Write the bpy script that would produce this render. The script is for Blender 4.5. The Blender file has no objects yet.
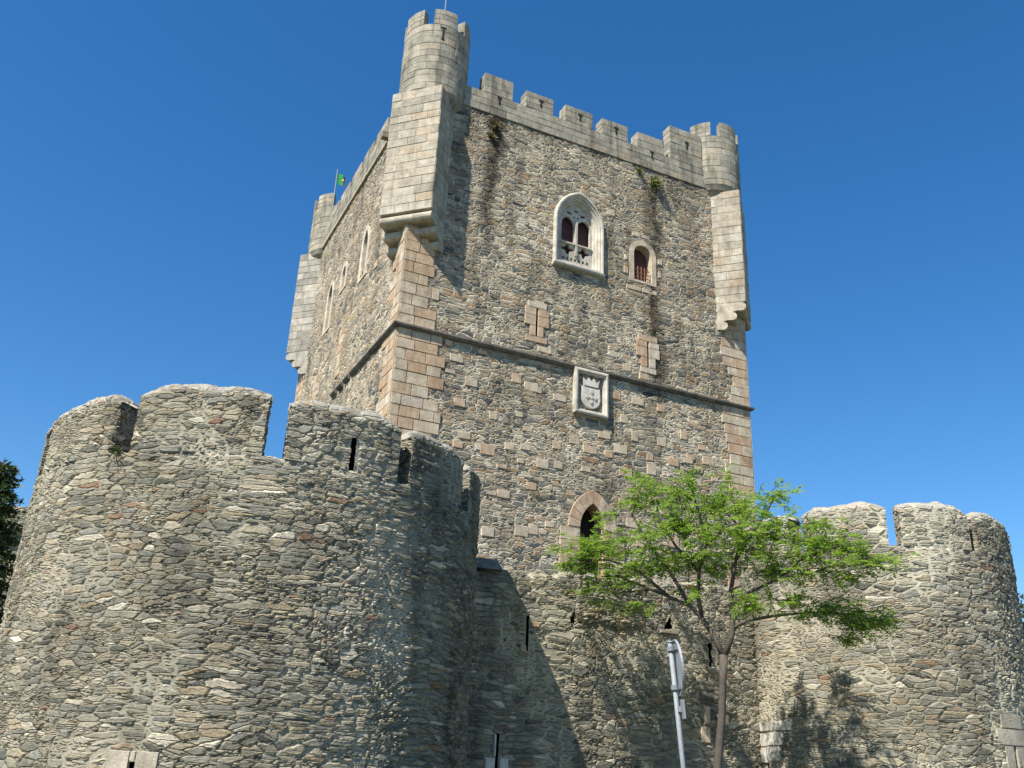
import bpy, bmesh, math, random
import numpy as np
from math import radians as R, sin, cos, pi

# ------------------------------------------------------------------ camera, sky, sun, exposure
SC = bpy.context.scene
COL = SC.collection
cam_d = bpy.data.cameras.new("camera")
cam_d.sensor_fit = 'HORIZONTAL'; cam_d.sensor_width = 36.0
cam_d.lens = 36.0 * 948.935 / 1024.0
cam_d.clip_start = 0.1; cam_d.clip_end = 6000
cam = bpy.data.objects.new("camera", cam_d); COL.objects.link(cam)
SC.camera = cam
PITCH, ROLL = 22.611, 2.527
from mathutils import Matrix, Vector
_p, _r = R(PITCH), R(ROLL)
_fw = Vector((0, cos(_p), sin(_p))); _up0 = Vector((0, -sin(_p), cos(_p))); _rt0 = Vector((1, 0, 0))
_rt = _rt0 * cos(_r) + _up0 * sin(_r); _up = -_rt0 * sin(_r) + _up0 * cos(_r)
M = Matrix((( _rt.x, _up.x, -_fw.x, 0), (_rt.y, _up.y, -_fw.y, 0), (_rt.z, _up.z, -_fw.z, 0), (0, 0, 0, 1)))
cam.matrix_world = M                      # eye at the origin: z = 0 is eye level

SUN_EL, SUN_AZ = 52.0, 38.6               # light travels towards azimuth 37 deg right of +Y
W = bpy.data.worlds.new("World"); SC.world = W; W.use_nodes = True
wn = W.node_tree; wn.nodes.clear()
wo = wn.nodes.new("ShaderNodeOutputWorld"); wb = wn.nodes.new("ShaderNodeBackground")
sky = wn.nodes.new("ShaderNodeTexSky"); sky.sky_type = 'NISHITA'; sky.sun_disc = False
sky.sun_elevation = R(SUN_EL); sky.sun_rotation = R(SUN_AZ + 180)
sky.altitude = 700; sky.air_density = 1.0; sky.dust_density = 0.4; sky.ozone_density = 1.6
wb.inputs[1].default_value = 0.100
hs = wn.nodes.new("ShaderNodeHueSaturation"); hs.inputs['Hue'].default_value = .501; hs.inputs['Saturation'].default_value = 1.36; hs.inputs['Value'].default_value = 1.0
wn.links.new(sky.outputs[0], hs.inputs['Color']); wn.links.new(hs.outputs[0], wb.inputs[0]); wn.links.new(wb.outputs[0], wo.inputs[0])
sun_d = bpy.data.lights.new("sun", 'SUN'); sun_d.energy = 5.0; sun_d.angle = R(0.5); sun_d.color = (1.0, 0.94, 0.84)
sun = bpy.data.objects.new("sun", sun_d); COL.objects.link(sun)
_d = Vector((sin(R(SUN_AZ)) * cos(R(SUN_EL)), cos(R(SUN_AZ)) * cos(R(SUN_EL)), -sin(R(SUN_EL))))
sun.rotation_euler = _d.to_track_quat('-Z', 'Y').to_euler(); sun.location = (-30, -40, 60)
SC.view_settings.view_transform = 'Standard'; SC.view_settings.look = 'None'
SC.view_settings.exposure = 0.84; SC.view_settings.gamma = 1.0; SC.view_settings.use_curve_mapping = False
SC.cycles.max_bounces = 5; SC.cycles.diffuse_bounces = 3; SC.cycles.glossy_bounces = 2
SC.cycles.transmission_bounces = 3; SC.cycles.transparent_max_bounces = 4

rng = np.random.default_rng(7)
random.seed(7)

# ------------------------------------------------------------------ node helpers
class NT:
    def __init__(s, m):
        s.t = m.node_tree; s.t.nodes.clear(); s.n = s.t.nodes; s.l = s.t.links
    def _in(s, sock, v):
        if v is None: return
        if hasattr(v, 'is_output') or isinstance(v, bpy.types.NodeSocket): s.l.new(v, sock)
        else:
            if isinstance(v, (tuple, list)) and sock.type == 'RGBA' and len(v) == 3: v = (*v, 1)
            sock.default_value = v
    def math(s, op, a, b=None, c=None, clamp=False):
        x = s.n.new("ShaderNodeMath"); x.operation = op; x.use_clamp = clamp
        for i, v in enumerate((a, b, c)): s._in(x.inputs[i], v)
        return x.outputs[0]
    def vmath(s, op, a, b=None, sc=None):
        x = s.n.new("ShaderNodeVectorMath"); x.operation = op
        s._in(x.inputs[0], a); s._in(x.inputs[1], b)
        if sc is not None: s._in(x.inputs['Scale'], sc)
        return x.outputs['Value'] if op in ('DOT_PRODUCT', 'LENGTH') else x.outputs[0]
    def noise(s, vec, scale, detail=2.0, rough=0.5, dim='3D', col=False):
        x = s.n.new("ShaderNodeTexNoise"); x.noise_dimensions = dim
        s._in(x.inputs['Vector'], vec); x.inputs['Scale'].default_value = scale
        x.inputs['Detail'].default_value = detail; x.inputs['Roughness'].default_value = rough
        return x.outputs['Color'] if col else x.outputs['Fac']
    def voro(s, vec, feat='F1', rand=0.9, dim='2D', scale=1.0):
        x = s.n.new("ShaderNodeTexVoronoi"); x.voronoi_dimensions = dim; x.feature = feat
        s._in(x.inputs['Vector'], vec); x.inputs['Scale'].default_value = scale; x.inputs['Randomness'].default_value = rand
        return x.outputs
    def ramp(s, fac, stops, interp='LINEAR'):
        x = s.n.new("ShaderNodeValToRGB"); cr = x.color_ramp; cr.interpolation = interp
        while len(cr.elements) < len(stops): cr.elements.new(0.5)
        for e, (p, c) in zip(cr.elements, stops):
            e.position = p; e.color = (*c, 1) if len(c) == 3 else c
        s._in(x.inputs[0], fac); return x.outputs[0]
    def map(s, v, a, b, c=0.0, d=1.0, smooth=True):
        x = s.n.new("ShaderNodeMapRange"); x.interpolation_type = 'SMOOTHSTEP' if smooth else 'LINEAR'
        for i, q in enumerate((v, a, b, c, d)): s._in(x.inputs[i], q)
        return x.outputs[0]
    def mix(s, f, a, b, mode='MIX'):
        x = s.n.new("ShaderNodeMix"); x.data_type = 'RGBA'; x.blend_type = mode; x.clamp_factor = True
        s._in(x.inputs[0], f); s._in(x.inputs[6], a); s._in(x.inputs[7], b); return x.outputs[2]
    def fmix(s, f, a, b):
        x = s.n.new("ShaderNodeMix"); x.data_type = 'FLOAT'
        s._in(x.inputs[0], f); s._in(x.inputs[2], a); s._in(x.inputs[3], b); return x.outputs[0]
    def sep(s, v, color=False):
        x = s.n.new("ShaderNodeSeparateColor" if color else "ShaderNodeSeparateXYZ")
        s._in(x.inputs[0], v); return x.outputs
    def comb(s, a, b, c=0.0):
        x = s.n.new("ShaderNodeCombineXYZ")
        for i, q in enumerate((a, b, c)): s._in(x.inputs[i], q)
        return x.outputs[0]
    def attr(s, name):
        x = s.n.new("ShaderNodeAttribute"); x.attribute_name = name; return x.outputs
    def out(s, color, rough=0.9, bump=None, bstr=0.5, bdist=0.02, disp=None, spec=0.25, trans=None, metal=0.0):
        o = s.n.new("ShaderNodeOutputMaterial"); b = s.n.new("ShaderNodeBsdfPrincipled")
        s._in(b.inputs['Base Color'], color); s._in(b.inputs['Roughness'], rough); b.inputs['Metallic'].default_value = metal
        b.inputs['Specular IOR Level'].default_value = spec
        if bump is not None:
            x = s.n.new("ShaderNodeBump"); s._in(x.inputs['Height'], bump)
            x.inputs['Strength'].default_value = bstr; x.inputs['Distance'].default_value = bdist
            s.l.new(x.outputs[0], b.inputs['Normal'])
        sh = b.outputs[0]
        if trans is not None:
            t = s.n.new("ShaderNodeBsdfTranslucent"); s._in(t.inputs[0], trans[0])
            a = s.n.new("ShaderNodeMixShader"); a.inputs[0].default_value = trans[1]
            s.l.new(sh, a.inputs[1]); s.l.new(t.outputs[0], a.inputs[2]); sh = a.outputs[0]
        s.l.new(sh, o.inputs[0])
        if disp is not None:
            x = s.n.new("ShaderNodeDisplacement"); s._in(x.inputs['Height'], disp)
            x.inputs['Midlevel'].default_value = 0.0; x.inputs['Scale'].default_value = 1.0
            s.l.new(x.outputs[0], o.inputs['Displacement'])

def mat(name):
    m = bpy.data.materials.new(name); m.use_nodes = True; return m, NT(m)

# ------------------------------------------------------------------ stone materials
def rubble(name, palette, mortar, sw=0.44, sh=0.17, off=(0, 0), disp=0.05, small=0.5, smear=0.0, mw=1.0, dark=0.35, dirt=0.5, warp=.17, rnd=.82, joint=.9, jmin=.2, tint=(.99, .985, .945)):
    """coursed schist rubble: two sizes of flat stones, rough lime mortar, weathering"""
    m, n = mat(name)
    uv = n.attr('UVMap')[1]
    p = n.vmath('ADD', uv, (off[0], off[1], 0))
    w1 = n.vmath('SUBTRACT', n.noise(p, 0.75, 2, .5, '2D', True), (.5, .5, .5))
    w2 = n.vmath('SUBTRACT', n.noise(p, 5.5, 2, .6, '2D', True), (.5, .5, .5))
    q = n.vmath('ADD', p, n.vmath('MULTIPLY', w1, (.36, warp, 0)))
    q = n.vmath('ADD', q, n.vmath('MULTIPLY', w2, (.09, .045, 0)))
    w0 = n.vmath('SUBTRACT', n.noise(n.vmath('MULTIPLY', p, (.2, .9, 0)), 1.0, 1, .5, '2D', True), (.5, .5, .5))   # beds of thin and of thick courses
    q = n.vmath('ADD', q, n.vmath('MULTIPLY', w0, (0, .46, 0)))
    w00 = n.vmath('SUBTRACT', n.noise(n.vmath('MULTIPLY', p, (.55, .3, 0)), 1.0, 1, .5, '2D', True), (.5, .5, .5))
    q = n.vmath('ADD', q, n.vmath('MULTIPLY', w00, (1.0, 0, 0)))
    qa = n.vmath('MULTIPLY', q, (1 / sw, 1 / sh, 0))
    qb = n.vmath('MULTIPLY', q, (2.05 / sw, 1.75 / sh, 0))
    va, ea = n.voro(qa, 'F1', rnd), n.voro(qa, 'DISTANCE_TO_EDGE', rnd)[0]
    vb, eb = n.voro(qb, 'F1', .9), n.voro(qb, 'DISTANCE_TO_EDGE', .9)[0]
    ca = n.sep(va['Color'], True)
    pick = n.math('GREATER_THAN', n.math('ADD', ca[2], n.math('MULTIPLY', n.math('SUBTRACT', n.noise(p, .55, 2, .5, '2D'), .5), 2.2)), 1 - small)
    edge = n.fmix(pick, ea, n.math('MINIMUM', ea, n.math('MULTIPLY', eb, .55)))
    colr = n.mix(pick, va['Color'], vb['Color'])
    c3 = n.sep(colr, True)
    diff = n.fmix(pick, n.vmath('DOT_PRODUCT', n.vmath('SUBTRACT', qa, va['Position']), n.vmath('SUBTRACT', va['Color'], (.5, .5, .5))),
                  n.math('MULTIPLY', n.vmath('DOT_PRODUCT', n.vmath('SUBTRACT', qb, vb['Position']), n.vmath('SUBTRACT', vb['Color'], (.5, .5, .5))), .7))
    fine = n.noise(n.vmath('MULTIPLY', q, (1, 2.2, 0)), 13, 4, .65, '2D')
    grain = n.noise(p, 42, 3, .6, '2D')
    big = n.noise(p, .45, 3, .55, '2D')
    sm = n.map(big, .45, .68, 0, smear)                     # places where mortar is smeared over the stones
    e2 = n.math('SUBTRACT', n.math('ADD', edge, n.math('MULTIPLY', n.math('SUBTRACT', fine, .5), .10)), sm)
    body = n.map(e2, .015, .15, 0, 1)
    stone_h = n.math('ADD', n.math('MULTIPLY', c3[1], .55), n.math('ADD', .42, n.math('MULTIPLY', diff, .55)))
    stone_h = n.math('ADD', stone_h, n.math('MULTIPLY', n.math('SUBTRACT', fine, .5), .38))
    h = n.math('MULTIPLY', body, stone_h)
    h = n.math('ADD', h, n.math('MULTIPLY', n.math('SUBTRACT', grain, .5), .06))
    # colour
    base = n.ramp(c3[0], palette)
    vein = n.noise(n.vmath('MULTIPLY', q, (2.2, 14, 0)), 1.6, 3, .6, '2D')
    base = n.mix(1.0, base, n.ramp(vein, [(.25, (.68, .68, .70)), (.75, (1.25, 1.22, 1.16))]), 'MULTIPLY')
    base = n.mix(1.0, base, n.ramp(fine, [(.25, (.72, .72, .72)), (.75, (1.22, 1.2, 1.16))]), 'MULTIPLY')
    mcol = n.mix(1.0, mortar, n.ramp(n.noise(p, 9, 3, .6, '2D'), [(.2, (.66, .66, .66)), (.8, (1.2, 1.2, 1.2))]), 'MULTIPLY')
    mf = n.map(e2, .02 * mw, .075 * mw, 1, 0)
    col = n.mix(mf, base, mcol)
    # deep unpointed joints
    e1 = n.math('ADD', edge, n.math('MULTIPLY', n.math('SUBTRACT', fine, .5), .10))
    col = n.mix(n.math('MULTIPLY', n.math('MULTIPLY', n.map(e1, .0, .055, 1, 0), n.map(sm, 0, .05, 1, .15)), n.map(n.noise(p, 1.3, 3, .55, '2D'), .34, .56, jmin, joint)), col, (.05, .043, .033))
    col = n.mix(1.0, col, n.ramp(n.noise(p, .28, 4, .6, '2D'), [(.3, tuple(x * .80 for x in tint)), (.7, tuple(x * 1.18 for x in tint))]), 'MULTIPLY')
    # lichen and dirt
    lich = n.map(n.noise(p, 2.6, 5, .7, '2D'), .60, .74, 0, .45)
    col = n.mix(lich, col, (.40, .38, .33))
    st = n.noise(n.vmath('MULTIPLY', p, (1.0, .22, 0)), 1.1, 4, .6, '2D')
    col = n.mix(n.map(st, .50, .72, 0, dirt), col, n.mix(1.0, col, (dark, dark, dark * .95), 'MULTIPLY'))
    sa = n.attr('stain')[2]
    sn = n.math('MULTIPLY', sa, n.map(n.noise(p, 3.0, 4, .65, '2D'), .25, .55, .45, 1))
    col = n.mix(n.math('MULTIPLY', sn, .97), col, n.mix(1.0, col, (.17, .165, .16), 'MULTIPLY'))
    cap = n.attr('cap')[2]
    capf = n.math('MULTIPLY', cap, n.map(n.noise(p, 3.2, 5, .65, '2D'), .38, .58, .05, .68))
    col = n.mix(capf, col, n.mix(n.noise(p, 7, 3, .6, '2D'), (.25, .235, .20), (.46, .435, .375)))
    n.out(col, .93, disp=n.math('MULTIPLY', n.math('MULTIPLY', h, n.map(cap, 0, 1, 1, .45)), disp), spec=.15)
    m.displacement_method = 'BOTH'
    return m

PAL_TOWER = [(0, (.105, .11, .098)), (.14, (.18, .18, .155)), (.32, (.29, .275, .22)), (.48, (.215, .22, .20)), (.64, (.35, .32, .25)),
             (.78, (.28, .235, .165)), (.86, (.24, .245, .225)), (.94, (.40, .375, .31)), (.968, (.46, .43, .36)), (.974, (.25, .165, .115)), (.984, (.24, .155, .11)), (.988, (.58, .555, .48)), (1, (.54, .51, .43))]
PAL_KEEP = [(0, (.085, .09, .09)), (.18, (.19, .19, .18)), (.36, (.34, .30, .235)), (.50, (.22, .22, .205)), (.64, (.38, .31, .215)),
            (.76, (.27, .185, .12)), (.86, (.42, .385, .31)), (1, (.52, .47, .38))]
M_TL = rubble("schist_rubble_left", PAL_TOWER, (.34, .315, .25), .37, .098, (3, 7), .062, .36, .06, .85, jmin=.3)
M_TR = rubble("schist_rubble_right", PAL_TOWER, (.43, .40, .32), .40, .112, (31, 17), .064, .40, .055, 1.1, jmin=.15)
M_CW = rubble("curtain_rubble", PAL_TOWER, (.39, .35, .27), .40, .12, (13, 51), .060, .42, .06, 1.1, jmin=.18)
M_KP = rubble("keep_rubble", PAL_KEEP, (.60, .55, .45), .46, .155, (71, 5), .055, .38, .02, 1.2, .34, .6, .12, .8, .97, .2, (1.0, .98, .92))

def ashlar(name, palette, bump=.5, dirt=.5, streak=.25, lichen=.5):
    m, n = mat(name)
    b = n.attr('blk')[2]
    co = n.n.new("ShaderNodeTexCoord").outputs['Object']
    col = n.ramp(b, palette)
    a = n.noise(co, 3.0, 5, .65); f = n.noise(co, 22, 4, .6)
    col = n.mix(1.0, col, n.ramp(a, [(.3, (.70, .68, .66)), (.7, (1.2, 1.2, 1.2))]), 'MULTIPLY')
    col = n.mix(1.0, col, n.ramp(f, [(.25, (.74, .74, .74)), (.75, (1.18, 1.18, 1.18))]), 'MULTIPLY')
    d = n.noise(n.vmath('MULTIPLY', co, (1, 1, .25)), 1.6, 4, .65)
    col = n.mix(n.map(d, .5, .72, 0, dirt), col, n.mix(1.0, col, (.42, .41, .40), 'MULTIPLY'))
    s2 = n.noise(n.vmath('MULTIPLY', co, (2.2, 2.2, .16)), 1.3, 4, .6)
    col = n.mix(n.map(s2, .52, .68, 0, streak), col, n.mix(1.0, col, (.34, .34, .33), 'MULTIPLY'))
    col = n.mix(n.map(n.noise(co, 5.0, 5, .7), .58, .70, 0, lichen), col, (.33, .315, .25))
    n.out(col, .9, bump=n.math('ADD', n.math('MULTIPLY', a, .6), n.math('MULTIPLY', f, .4)), bstr=bump, bdist=.04, spec=.2)
    return m
M_ASH = ashlar("pale_granite", [(0, (.31, .285, .23)), (.3, (.39, .355, .28)), (.6, (.45, .41, .325)), (.8, (.43, .355, .255)), (.9, (.41, .385, .32)), (1, (.50, .465, .39))], .7, .6, .35)
M_TUR = ashlar("weathered_turret_granite", [(0, (.25, .235, .19)), (.4, (.32, .30, .24)), (.75, (.38, .35, .275)), (.88, (.355, .30, .22)), (1, (.42, .39, .32))], .8, .8, .65)
M_QUO = ashlar("orange_granite", [(0, (.46, .315, .20)), (.3, (.51, .375, .25)), (.5, (.53, .435, .315)), (.68, (.54, .465, .345)), (.82, (.48, .345, .22)), (1, (.57, .52, .42))], .6, .5, .2, .2)
M_FRAME = ashlar("limestone", [(0, (.48, .44, .36)), (1, (.58, .545, .47))], .4, .45)
M_SHIELD = ashlar("pale_carved_stone", [(0, (.60, .56, .48)), (1, (.66, .62, .55))], .4, .3)
M_GREY = ashlar("grey_granite", [(0, (.26, .23, .18)), (.5, (.36, .32, .25)), (1, (.45, .405, .32))], .6, .7)
M_PIERG = ashlar("weathered_pier_granite", [(0, (.27, .255, .22)), (.5, (.36, .34, .29)), (1, (.45, .42, .36))], .5, .6)
M_STRING = ashlar("dark_string_stone", [(0, (.13, .12, .105)), (1, (.24, .22, .185))], .6, .7)
M_CREAM = ashlar("cream_surround_stone", [(0, (.50, .45, .35)), (1, (.60, .54, .43))], .5, .5)
M_MORT = ashlar("lime_mortar", [(0, (.20, .18, .15)), (1, (.24, .22, .18))], .5, .4)

def plain(name, col, rough=.8, var=.25, scale=8.0, metal=0.0, spec=.3):
    m, n = mat(name)
    co = n.n.new("ShaderNodeTexCoord").outputs['Object']
    a = n.noise(co, scale, 4, .6)
    c = n.mix(1.0, col, n.ramp(a, [(.25, (1 - var,) * 3), (.75, (1 + var,) * 3)]), 'MULTIPLY')
    n.out(c, rough, bump=a, bstr=.25, bdist=.01, spec=spec, metal=metal)
    return m
M_SHADE = plain("painted_opening_shade", (.014, .013, .011), .95)  # near-black colour: the shade inside openings is painted in
M_WOOD = plain("red_brown_shutter", (.085, .035, .032), .7, .3, 4)
M_STEEL = plain("galvanised_steel", (.21, .23, .25), .55, .2, 30, .0, .4)
M_SIGNB = plain("sign_back_grey", (.30, .32, .33), .5, .12, 12, .3, .4)
M_SIGNF = plain("sign_white_face", (.75, .75, .74), .4, .05, 12)
M_SIGNR = plain("sign_red", (.55, .03, .03), .4, .05, 12)
M_WHITE = plain("whitewash", (.74, .72, .66), .9, .12, 6)
M_SLATE = plain("slate_slab", (.15, .15, .145), .95, .5, 7)
M_FG = plain("flag_green", (.01, .20, .07), .8, .1); M_FR = plain("flag_red", (.45, .03, .03), .8, .1); M_FY = plain("flag_yellow", (.7, .5, .05), .8, .1)

# ------------------------------------------------------------------ mesh helpers
def tag(o, label=None, cat=None, group=None, kind=None):
    if label: o['label'] = label
    if cat: o['category'] = cat
    if group: o['group'] = group
    if kind: o['kind'] = kind
    return o
def thing(name, loc, label, cat, group=None):
    o = bpy.data.objects.new(name, None); COL.objects.link(o); o.location = loc
    o.empty_display_size = .3
    return tag(o, label, cat, group)
def root_loc(o):
    while o.parent: o = o.parent
    return np.array(o.location)
class MB:
    """collects vertices (world metres), faces, uv, and per-vertex attributes"""
    def __init__(s): s.v = []; s.f = []; s.uv = []; s.a = {}; s.n = 0
    def add(s, v, f, uv=None, **at):
        v = np.asarray(v, float).reshape(-1, 3); k = len(v)
        s.v.append(v); s.uv.append(np.zeros((k, 2)) if uv is None else np.asarray(uv, float).reshape(-1, 2))
        for key in set(s.a) | set(at):
            if key not in s.a: s.a[key] = [np.zeros(s.n)] if s.n else []
            x = at.get(key, 0.0); s.a[key].append(np.full(k, x) if np.isscalar(x) else np.asarray(x, float).reshape(-1))
        off = s.n
        if isinstance(f, np.ndarray): s.f.extend((f + off).tolist())
        else: s.f.extend([[i + off for i in q] for q in f])
        s.n += k
        return s
    def build(s, name, m, parent=None, smooth=False, label=None, weld=False):
        me = bpy.data.meshes.new(name)
        V = np.concatenate(s.v)
        if parent is not None: V = V - root_loc(parent)
        me.from_pydata(V.tolist(), [], s.f)
        uv = np.concatenate(s.uv); ul = me.uv_layers.new(name="UVMap")
        li = np.zeros(len(me.loops), np.int32); me.loops.foreach_get("vertex_index", li)
        ul.data.foreach_set("uv", uv[li].ravel())
        for key, x in s.a.items():
            at = me.attributes.new(key, 'FLOAT', 'POINT'); at.data.foreach_set("value", np.concatenate(x).astype(np.float32))
        if m: me.materials.append(m)
        me.polygons.foreach_set("use_smooth", [smooth] * len(me.polygons))
        me.update(); me.validate()
        if weld:
            bm = bmesh.new(); bm.from_mesh(me); bmesh.ops.remove_doubles(bm, verts=bm.verts, dist=.0006); bm.to_mesh(me); bm.free(); me.update()
        o = bpy.data.objects.new(name, me); COL.objects.link(o)
        if parent is not None: o.parent = parent
        if label: o['label'] = label
        return o
def gridf(nu, nv, keep=None):
    """quads of a (nu x nv) vertex grid indexed [i*nv + j]"""
    i, j = np.meshgrid(np.arange(nu - 1), np.arange(nv - 1), indexing='ij')
    a = i * nv + j
    q = np.stack([a, a + nv, a + nv + 1, a + 1], -1).reshape(-1, 4)
    return q if keep is None else q[keep.reshape(-1)]
def box(mb, o, ax, ay, az, **at):
    """box from corner o along three edge vectors"""
    o, ax, ay, az = (np.asarray(k, float) for k in (o, ax, ay, az))
    v = [o, o + ax, o + ax + ay, o + ay, o + az, o + ax + az, o + ax + ay + az, o + ay + az]
    f = [(0, 3, 2, 1), (4, 5, 6, 7), (0, 1, 5, 4), (1, 2, 6, 5), (2, 3, 7, 6), (3, 0, 4, 7)]
    if np.dot(np.cross(ax, ay), az) < 0: f = [q[::-1] for q in f]
    return mb.add(v, f, **at)
def prism(mb, poly, z0, z1, **at):
    n = len(poly)
    v = [(x, y, z0) for x, y in poly] + [(x, y, z1) for x, y in poly]
    f = [tuple(range(n))[::-1], tuple(range(n, 2 * n))] + [(i, (i + 1) % n, n + (i + 1) % n, n + i) for i in range(n)]
    return mb.add(v, f, **at)
def tube(mb, pts, rad, seg=8, cap=True, **at):
    pts = [np.asarray(p, float) for p in pts]; rad = [rad] * len(pts) if np.isscalar(rad) else rad
    V = []; ref = np.array([.13, .31, .94])
    for i, p in enumerate(pts):
        t = pts[min(i + 1, len(pts) - 1)] - pts[max(i - 1, 0)]; t = t / (np.linalg.norm(t) + 1e-9)
        a = np.cross(t, ref)
        if np.linalg.norm(a) < .05: a = np.cross(t, [1, 0, 0])
        a /= np.linalg.norm(a); b = np.cross(t, a)
        for k in range(seg): V.append(p + rad[i] * (a * cos(2 * pi * k / seg) + b * sin(2 * pi * k / seg)))
    F = [(i * seg + k, i * seg + (k + 1) % seg, (i + 1) * seg + (k + 1) % seg, (i + 1) * seg + k) for i in range(len(pts) - 1) for k in range(seg)]
    if cap: F += [tuple(range(seg))[::-1], tuple((len(pts) - 1) * seg + k for k in range(seg))]
    return mb.add(V, F, **at)
def plate(name, outer, holes, th, S, m, parent, d0=0.0, label=None, bevel=0.0):
    """flat plate of outline `outer` with holes, mapped by S(u, v, depth); depth runs d0 .. d0+th"""
    cu = bpy.data.curves.new("tmp", 'CURVE'); cu.dimensions = '2D'; cu.fill_mode = 'BOTH'; cu.extrude = th / 2; cu.bevel_depth = bevel
    for ring in [outer] + list(holes):
        sp = cu.splines.new('POLY'); sp.points.add(len(ring) - 1); sp.use_cyclic_u = True
        for pt, (x, y) in zip(sp.points, ring): pt.co = (x, y, 0, 1)
    o = bpy.data.objects.new("tmp", cu); COL.objects.link(o)
    dg = bpy.context.evaluated_depsgraph_get(); me = bpy.data.meshes.new_from_object(o.evaluated_get(dg))
    V = [S(v.co.x, v.co.y, d0 + th / 2 + v.co.z) for v in me.vertices]; F = [tuple(p.vertices) for p in me.polygons]
    bpy.data.objects.remove(o); bpy.data.curves.remove(cu); bpy.data.meshes.remove(me)
    mb = MB(); mb.add(V, F, blk=.5)
    return mb.build(name, m, parent, label=label)
def arch(cx, a, z0, spring, apex, n=10):
    """pointed arch outline, counter-clockwise from lower left going right"""
    rise = apex - spring
    Rr = (a * a + rise * rise) / (2 * a); 
    pts = [(cx - a, z0), (cx + a, z0)]
    th = math.atan2(rise, Rr - a) if Rr > a else pi / 2
    th = math.acos((Rr - a) / Rr)
    for k in range(n + 1):
        t = th * k / n; pts.append((cx + a - Rr + Rr * cos(t), spring + Rr * sin(t) * (rise / (Rr * sin(th)))))
    for k in range(n - 1, -1, -1):
        t = th * k / n; pts.append((cx - a + Rr - Rr * cos(t), spring + Rr * sin(t) * (rise / (Rr * sin(th)))))
    return pts
def circle(cx, cy, r, n=16): return [(cx + r * cos(2 * pi * k / n), cy + r * sin(2 * pi * k / n)) for k in range(n)]
def loft(mb, rings, S, close_last=False, **at):
    """rings: list of (outline, depth) with equal point counts"""
    n = len(rings[0][0]); V = []
    for ol, d in rings: V += [S(x, y, d) for x, y in ol]
    F = [(i * n + k, i * n + (k + 1) % n, (i + 1) * n + (k + 1) % n, (i + 1) * n + k) for i in range(len(rings) - 1) for k in range(n)]
    if close_last: F.append(tuple((len(rings) - 1) * n + k for k in range(n)))
    return mb.add(V, F, **at)
def inpoly(x, y, poly):
    p = np.asarray(poly); c = np.zeros(x.shape, bool); j = len(p) - 1
    for i in range(len(p)):
        a, b = p[i], p[j]
        hit = ((a[1] > y) != (b[1] > y)) & (x < (b[0] - a[0]) * (y - a[1]) / (b[1] - a[1] + 1e-12) + a[0]); c ^= hit; j = i
    return c
def one_block(mb, S, u0, u1, v0, v1, d, back=-.01, g=.02, seg=.4, val=None):
    if u1 - u0 < 3 * g or v1 - v0 < 3 * g: return
    us = list(np.linspace(u0 + g, u1 - g, max(2, int((u1 - u0) / seg) + 2)))
    cols = [(u0, True)] + [(x, False) for x in us] + [(u1, True)]
    V = []
    for x, flat in cols:
        for vv, dd in ((v0, back), (v0 + g, d), (v1 - g, d), (v1, back)): V.append(S(x, vv, back if flat else dd))
    F = [(i * 4 + j, (i + 1) * 4 + j, (i + 1) * 4 + j + 1, i * 4 + j + 1) for i in range(len(cols) - 1) for j in range(3)]
    mb.add(V, F, blk=rng.random() if val is None else val)
def blocks(mb, S, ua, ub, rows, lens=(.5, .95), d=.02, dj=.012, g=.02, jag=None, skip=None, seg=.4):
    """courses of dressed blocks over the parametric surface S(u, v, depth)"""
    for k in range(len(rows) - 1):
        a, b = (ua, ub) if jag is None else jag(k, ua, ub)
        u = a; cuts = [a]
        first = True
        while True:
            L = rng.uniform(*lens) * (rng.uniform(.5, 1) if first else 1); first = False
            u += L
            if u > b - .28 * lens[0] - .1: break
            cuts.append(u)
        cuts.append(b)
        for i in range(len(cuts) - 1):
            if skip is not None and skip((cuts[i] + cuts[i + 1]) / 2, (rows[k] + rows[k + 1]) / 2): continue
            one_block(mb, S, cuts[i], cuts[i + 1], rows[k], rows[k + 1], d + rng.uniform(-dj, dj), g=g, seg=seg)
def courses(z0, z1, h, j=.06):
    n = max(1, round((z1 - z0) / h)); e = np.linspace(z0, z1, n + 1)
    e[1:-1] += rng.uniform(-j, j, n - 1) * .5
    return list(e)
def flat(o, U, N, Zax=(0, 0, 1)):
    o, U, N, Zax = (np.asarray(k, float) for k in (o, U, N, Zax))
    return lambda u, v, d: o + u * U + v * Zax + d * N
def cylS(cx, cy, r, a0=0.0):
    """u = arc length from angle a0 (radians), v = z, d = outward"""
    return lambda u, v, d: np.array([cx + (r + d) * cos(a0 + u / r), cy + (r + d) * sin(a0 + u / r), v])
def ashlar_prism(name, poly, z0, z1, h, m, parent, lens=(.5, .95), d=.022, g=.024, label=None, faces=None, top=True):
    """solid with blockwork on its upright faces; poly counter-clockwise seen from above"""
    mb = MB(); prism(mb, poly, z0, z1, blk=.25)
    rows = courses(z0, z1 - .004, h)
    for i in range(len(poly)):
        if faces is not None and i not in faces: continue
        a = np.array([*poly[i], 0.]); b = np.array([*poly[(i + 1) % len(poly)], 0.]); L = np.linalg.norm(b - a); U = (b - a) / L
        blocks(mb, flat(a, U, (U[1], -U[0], 0)), 0, L, rows, lens, d, .010, g)
    if top:
        p = np.array(poly); c = p.mean(0); q = c + (p - c) * .97
        prism(mb, [tuple(x) for x in q], z1 + .002, z1 + .03, blk=rng.random())
    return mb.build(name, m, parent, label=label)
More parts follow.
